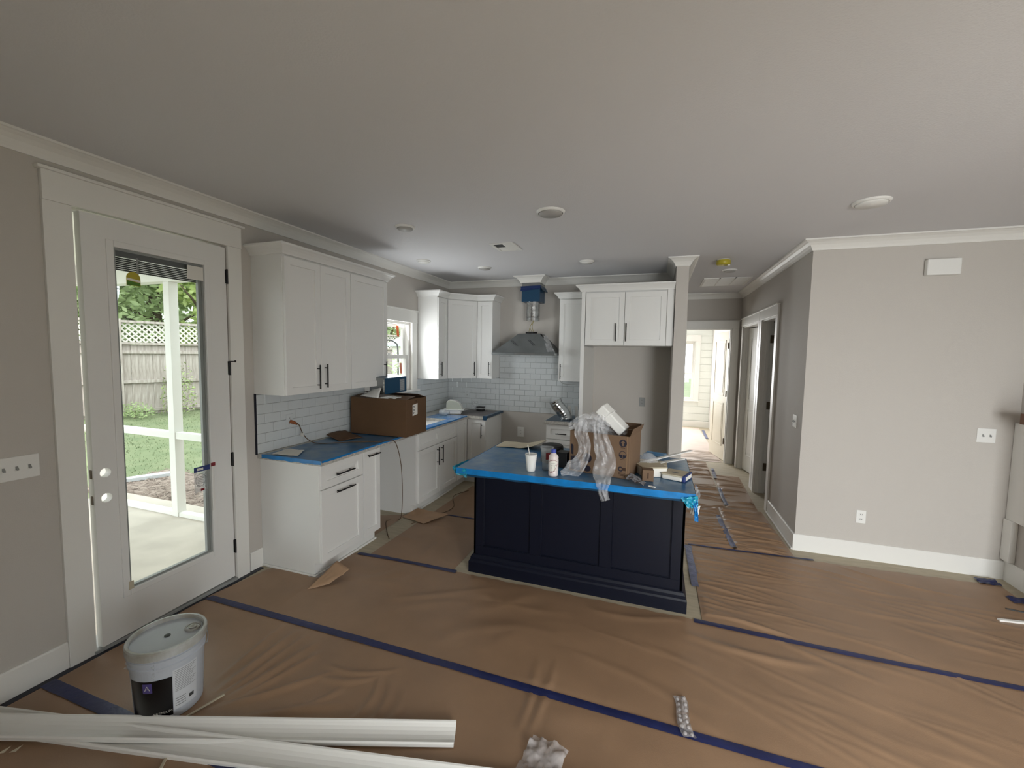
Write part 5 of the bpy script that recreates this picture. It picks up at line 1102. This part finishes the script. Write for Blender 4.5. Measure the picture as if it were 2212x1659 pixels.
tag(crumple('foil_wrapper', [(2.83, 2.86, TOP+.02), (2.95, 2.80, TOP+.008), (2.96, 2.86, TOP+.012), (2.86, 2.91, TOP+.045)], M['foil'], None, .016, 12, 12, seed=80), 'crumpled silver foil wrapper at the foot of the open box', 'wrapper')
tag(crumple('foam_scrap', [(2.975, 2.735+.05, TOP+.008), (3.02, 2.77, TOP+.008), (3.02, 2.785, TOP+.01), (2.975, 2.80, TOP+.011)], M['wpaper'], None, .002, 4, 4, seed=81, solid=.003), 'tiny white scrap at the island front edge', 'scrap')
# white cardboard lying on the floor behind the island's right corner
tag(crumple('white_sheet', [(3.27, 3.16, .012), (3.36, 3.16, .40), (3.36, 3.42, .40), (3.26, 3.42, .02)], M['wpaper'], None, .004, 4, 4, seed=82, freq=4, solid=.004), 'white sheet leaning on the island right side under the blue film', 'sheet') if False else None

# ================================================================ outside
lawn_ = struct(MB().grid(lambda u, v: (-.16-24*u, -6+30*v, -.14+.14*max(0, min(1, (24*u-4)/5))+.012*noise.noise((u*40, v*50, 1))), 60, 75).build('ground_lawn', M['grass'], smooth=True))
struct(box('ground_rear', -24, 30, -30, YREAR-WT-.01, -.2, -.10, mat('pale_bounce_ground', (196, 194, 190), .8, var=.05, vscale=2))); struct(box('ground_side', 6.1, 30, YREAR, 30, -.2, -.14, M['grass'])); struct(box('ground_far', -24, 6.0, 11.8, 40, -.2, -.14, M['grass']))  # rear ground is unseen, added pale to bounce neutral light onto the ceiling
mb = MB(); rg_ = random.Random(3)
for k in range(14000):
    x = -rg_.uniform(.3, 10.5); y = rg_.uniform(3.9, 12); 
    if y < 4.4 and x > -3.9: continue
    z_ = -.145+.14*max(0, min(1, (-x-4.16)/5)); a = rg_.uniform(0, PI); h_ = rg_.uniform(.02, .05); dx, dy = .006*math.cos(a), .006*math.sin(a)
    mb._add([(x-dx, y-dy, z_), (x+dx, y+dy, z_), (x+rg_.uniform(-.02, .02), y+rg_.uniform(-.02, .02), z_+h_)], [(0, 1, 2)])
tag(mb.build('lawn_grass', M['grass'], recalc=False), 'green lawn grass beyond the porch', 'grass', kind='stuff')
mb = MB(); mb.box(-4.1, 1.0, 3.36, 4.38, -.16, -.105); mb.build('mulch_bed', M['mulch'])['kind'] = 'structure'
mb = MB()
for k in range(2600):
    x = rg_.uniform(-4.1, .8); y = rg_.uniform(3.37, 4.42); a = rg_.uniform(0, PI); L = rg_.uniform(.012, .035); w_ = .006; c, s = math.cos(a), math.sin(a); z_ = -.10+rg_.uniform(0, .015); t = rg_.uniform(-.01, .01)
    mb._add([(x-c*L-s*w_, y-s*L+c*w_, z_), (x-c*L+s*w_, y-s*L-c*w_, z_), (x+c*L+s*w_, y+s*L-c*w_, z_+t), (x+c*L-s*w_, y+s*L+c*w_, z_+t+.004)], [(0, 1, 2, 3)])
tag(mb.build('bark_chips', M['mulch'], recalc=False), 'brown bark mulch bed between the porch and lawn', 'mulch', kind='stuff')
struct(box('floor_porch', -3.35, -WT, -2.5, 3.35, -.20, -.045, M['conc'])); struct(box('ceiling_porch', -3.35, -WT, -2.5, 3.16, 2.66, 2.72, M['trim']))
pf = empty('porch_frame', (-1.8, 3.1, -.045), label='white painted porch screen frame with post and cross rails seen through the patio door', cat='porch frame'); inv = Matrix.Translation((1.8, -3.1, .045))
for x0 in (-3.20, -1.895, -.30): add(box('post', x0, x0+.09, 3.05, 3.14, -.045, 2.45, M['trim'], pf, bevel=.003), inv)
for z0, z1 in ((-.045, .0), (.80, .87)):
    for a, b in ((-3.11, -1.895), (-1.805, -.30)): add(box('rail', a, b, 3.06, 3.13, z0, z1, M['trim'], pf, bevel=.002), inv)
add(box('beam', -3.3, -.16, 3.04, 3.16, 2.45, 2.66, M['trim'], pf, bevel=.003), inv)
for y0 in (.9, -1.3): add(box('post', -3.20, -3.11, y0, y0+.09, -.045, 2.45, M['trim'], pf, bevel=.003), inv)
add(box('beam', -3.3, -3.16, -2.4, 3.04, 2.45, 2.66, M['trim'], pf, bevel=.003), inv); add(box('rail', -3.19, -3.12, -1.2, 3.05, .80, .87, M['trim'], pf, bevel=.002), inv)
gt = MB(); gt.prism([(-.05, 0), (.05, 0), (.06, .05), (.05, .05), (.042, .008), (-.042, .008), (-.05, .05), (-.06, .05)], 0, .62, axis='x')
g_ = gt.build('gutter_length', M['gutter']); g_.location = (-3.98, 3.62, -.10); g_.rotation_euler = (0, 0, math.radians(62)); tag(g_, 'white gutter offcut lying on the mulch outside the patio door', 'gutter')
dp = empty('downspout', (-3.12, 3.28, 2.4), label='white ribbed downspout elbow under the porch eave', cat='downspout')
path = bezier([(-.02, 0, .16), (-.0, 0, .08), (-.0, 0, .02), (-.04, 0, -.07), (-.12, 0, -.11), (-.30, 0, -.14)], 5); mb = MB(); mb.tube(path, [.052*(1+.04*(i % 2)) for i in range(len(path))], 16); mb.build('elbow', M['gutter'], dp); box('gutter_trough', -.5, 2.9, -.118, .0, .10, .22, M['gutter'], dp)
# fence
FX, FYY, FA = -9.83, 6.85, math.atan2(.958, .285)
fd = (math.cos(FA), math.sin(FA)); fn_ = (fd[1], -fd[0])
fc = empty('fence', (FX, FYY, 0), label='weathered grey wooden fence with lattice top across the lawn', cat='fence')
fc.rotation_euler[2] = FA
pm = MB().box(-.0722, .0722, -.010, .010, .02, 1.83).build('plank', M['fence'], fc, bevel=.002); first = True
s0, s1 = -2.7, 12.5; k = 0; s = s0
while s < s1:
    o = pm if first else link(pm.copy(), fc)
    first = False; o.location = (s, .012+.006*math.sin(k*2.3), .012*math.sin(k*1.7)); o.rotation_euler[2] = .01*math.sin(k*3.1); s += .146; k += 1
bay = 2.40; posts = [-2.35+bay*i for i in range(7)]
for p in posts: box('post', p-.06, p+.06, -.11, -.0, 0, 2.47, M['fence'], fc, bevel=.006)
for a, b in zip(posts[:-1], posts[1:]):
    for z0, z1, t in ((.09, .17, .05), (.84, .92, .05), (1.60, 1.68, .05), (1.83, 1.89, .07), (2.38, 2.44, .07)): box('rail', a+.06, b-.06, -t, -.002 if z1 < 1.8 else .02, z0, z1, M['fence'], fc, bevel=.004)
    mb = MB(); A0, A1, Z0, Z1 = a+.07, b-.07, 1.89, 2.38
    def clipline(c0, sgn):
        pts = []
        for zz in (Z0, Z1):
            x = c0+sgn*(zz-Z0)
            pts.append((x, zz))
        (xa, za), (xb, zb) = pts
        if max(xa, xb) < A0 or min(xa, xb) > A1: return None
        def cl(x, z_):
            if x < A0: z_ = z_+(A0-x)*sgn if sgn > 0 else z_+(x-A0)*-1*-1; 
            return x, z_
        # numeric clip
        n = 24; L_ = [(xa+(xb-xa)*i/n, za+(zb-za)*i/n) for i in range(n+1)]; L_ = [q for q in L_ if A0 <= q[0] <= A1]
        return (L_[0], L_[-1]) if len(L_) > 1 else None
    for sgn, yy in ((1, 0), (-1, -.012)):
        c0 = A0-1
        while c0 < A1+1:
            q = clipline(c0, sgn)
            if q:
                (xa, za), (xb, zb) = q; w_ = .026
                mb._add([(xa-w_, yy, za), (xa+w_, yy, za), (xb+w_, yy, zb), (xb-w_, yy, zb), (xa-w_, yy+.01, za), (xa+w_, yy+.01, za), (xb+w_, yy+.01, zb), (xb-w_, yy+.01, zb)], [(0, 1, 2, 3), (4, 5, 6, 7), (0, 1, 5, 4), (1, 2, 6, 5), (2, 3, 7, 6), (3, 0, 4, 7)])
            c0 += .135
    o = mb.build('lattice', M['fencel'], fc); o['kind'] = 'stuff'
# trees and bushes
def leaves(mb, c, R_, n, size, rr):
    for k in range(n):
        u = rr.gauss(0, 1), rr.gauss(0, 1), rr.gauss(0, 1); L = math.sqrt(sum(q*q for q in u)) or 1; r_ = rr.random()**.4
        p = Vector((c[0]+R_[0]*u[0]/L*r_, c[1]+R_[1]*u[1]/L*r_, c[2]+R_[2]*u[2]/L*r_))
        if p.z < .05: continue
        a = Vector((rr.gauss(0, 1), rr.gauss(0, 1), rr.gauss(0, .6))).normalized(); b = a.cross(Vector((rr.gauss(0, 1), rr.gauss(0, 1), rr.gauss(0, 1)))).normalized(); s_ = size*rr.uniform(.6, 1.3)
        mb._add([tuple(p-a*s_), tuple(p+b*s_*.45), tuple(p+a*s_), tuple(p-b*s_*.45)], [(0, 1, 2, 3)])
def tree(label, x, y, h, rad, m_, seed, size=.13, n=6800):
    rr = random.Random(seed); t = empty('tree', (x, y, 0), label=label, cat='tree', group='trees beyond the garden fence')
    MB().tube(bezier([(0, 0, -.1), (.1*rr.uniform(-1, 1), .1, h*.3), (.2*rr.uniform(-1, 1), 0, h*.6), (0, 0, h*.85)], 4), [.16-.13*i/12 for i in range(13)], 8).build('trunk', M['bark'], t, smooth=True)
    for k in range(6):
        a = rr.uniform(0, 2*PI); z_ = h*rr.uniform(.3, .7); MB().tube([(0, 0, z_), (math.cos(a)*rad*.5, math.sin(a)*rad*.5, z_+rad*.3), (math.cos(a)*rad*.8, math.sin(a)*rad*.8, z_+rad*.45)], [.06, .035, .012], 6).build('branch', M['bark'], t, smooth=True)
    mb = MB()
    for k in range(16):
        a = rr.uniform(0, 2*PI); q = rr.uniform(0, .75)*rad; c = (math.cos(a)*q, math.sin(a)*q, h*(rr.uniform(.30, 1.0) if k > 5 else rr.uniform(.16, .45))); s_ = rad*rr.uniform(.32, .55); leaves(mb, c, (s_, s_, s_*.8), n//16, size, rr)
    o = mb.build('foliage', m_, t, recalc=False); o['kind'] = 'stuff'; return t
tree('dark green tree, leftmost beyond the fence seen through the patio door', -13.2, 6.6, 6.5, 2.8, M['leaf1'], 1)
tree('mid green tree behind the fence post seen through the patio door', -12.6, 9.4, 6.2, 2.6, M['leaf3'], 2)
tree('bright yellow-green tree right of the porch post beyond the fence', -11.0, 10.0, 5.6, 1.9, M['leaf2'], 3)
tree('bright green tree at the right of the patio door view', -11.6, 12.6, 6.8, 2.6, M['leaf2'], 4)
tree('green tree seen through the kitchen window', -9.6, 17.6, 6.0, 2.8, M['leaf3'], 5)
tree('dark tree far beyond the fence', -16.5, 11.5, 9, 3.6, M['leaf1'], 6, .18)
tree('dark tall tree filling the gap behind the kitchen window tree', -13.5, 17.5, 8.5, 3.6, M['leaf1'], 7, .18)
def bush(label, x, y, r, m_, seed, n=1500, h=.5):
    b = empty('bush', (x, y, 0), label=label, cat='bush'); rr = random.Random(seed); mb = MB(); leaves(mb, (0, 0, h*.5), (r, r*.6, h), n, .035, rr); o = mb.build('foliage', m_, b, recalc=False); o['kind'] = 'stuff'
    MB().tube([(0, 0, -.02), (.02, .02, h*.6)], [.02, .008], 6).build('stem', M['bark'], b); return b
bush('leafy vine bush climbing the fence near its post', -9.0, 7.75, .55, mat('vine_leaf', (150, 164, 104), .6, rgb2=(120, 136, 86), vscale=3), 11, 900, 1.0)
bush('low shrub at the foot of the fence, left part of the door view', -9.3, 6.9, .6, M['leaf3'], 12, 700, .28)
bush('green shrub below the kitchen window view', -3.6, 10.2, .8, M['leaf3'], 13, 1500, 1.3)
# bent wire hook with a lantern outside the kitchen window
hk = empty('garden_hook', (-.9, 5.80, -.12), label='dark bent garden hook with a pale lantern outside the kitchen window', cat='garden hook')
MB().tube(bezier([(0, 0, 0), (0, 0, 1.2), (0, 0, 1.90), (-.04, -.03, 2.03), (-.14, -.09, 2.06), (-.22, -.14, 1.98)], 6), .012, 8).build('rod', M['dgrey'], hk, smooth=True)
MB().lathe([(0, 1.70), (.05, 1.70), (.055, 1.72), (.055, 1.86), (.03, 1.90), (.005, 1.97), (0, 1.97)], (-.18, -.115, 0), 14).build('lantern', M['lgrey'], hk, smooth=True)
sh_ = empty('garden_shed', (-5.0, 14.0, 0), label='pale garden shed beyond the kitchen window', cat='shed'); box('shed_wall', -1.1, 1.1, -.8, .8, -.05, 1.95, M['wpaper'], sh_)
mb = MB(); mb.prism([(-1.0, 1.95), (1.0, 1.95), (1.0, 2.03), (0, 2.35), (-1.0, 2.03)], -1.25, 1.25, axis='x'); mb.build('shed_roof', mat('pale_teal_roof', (186, 200, 196), .6), sh_)
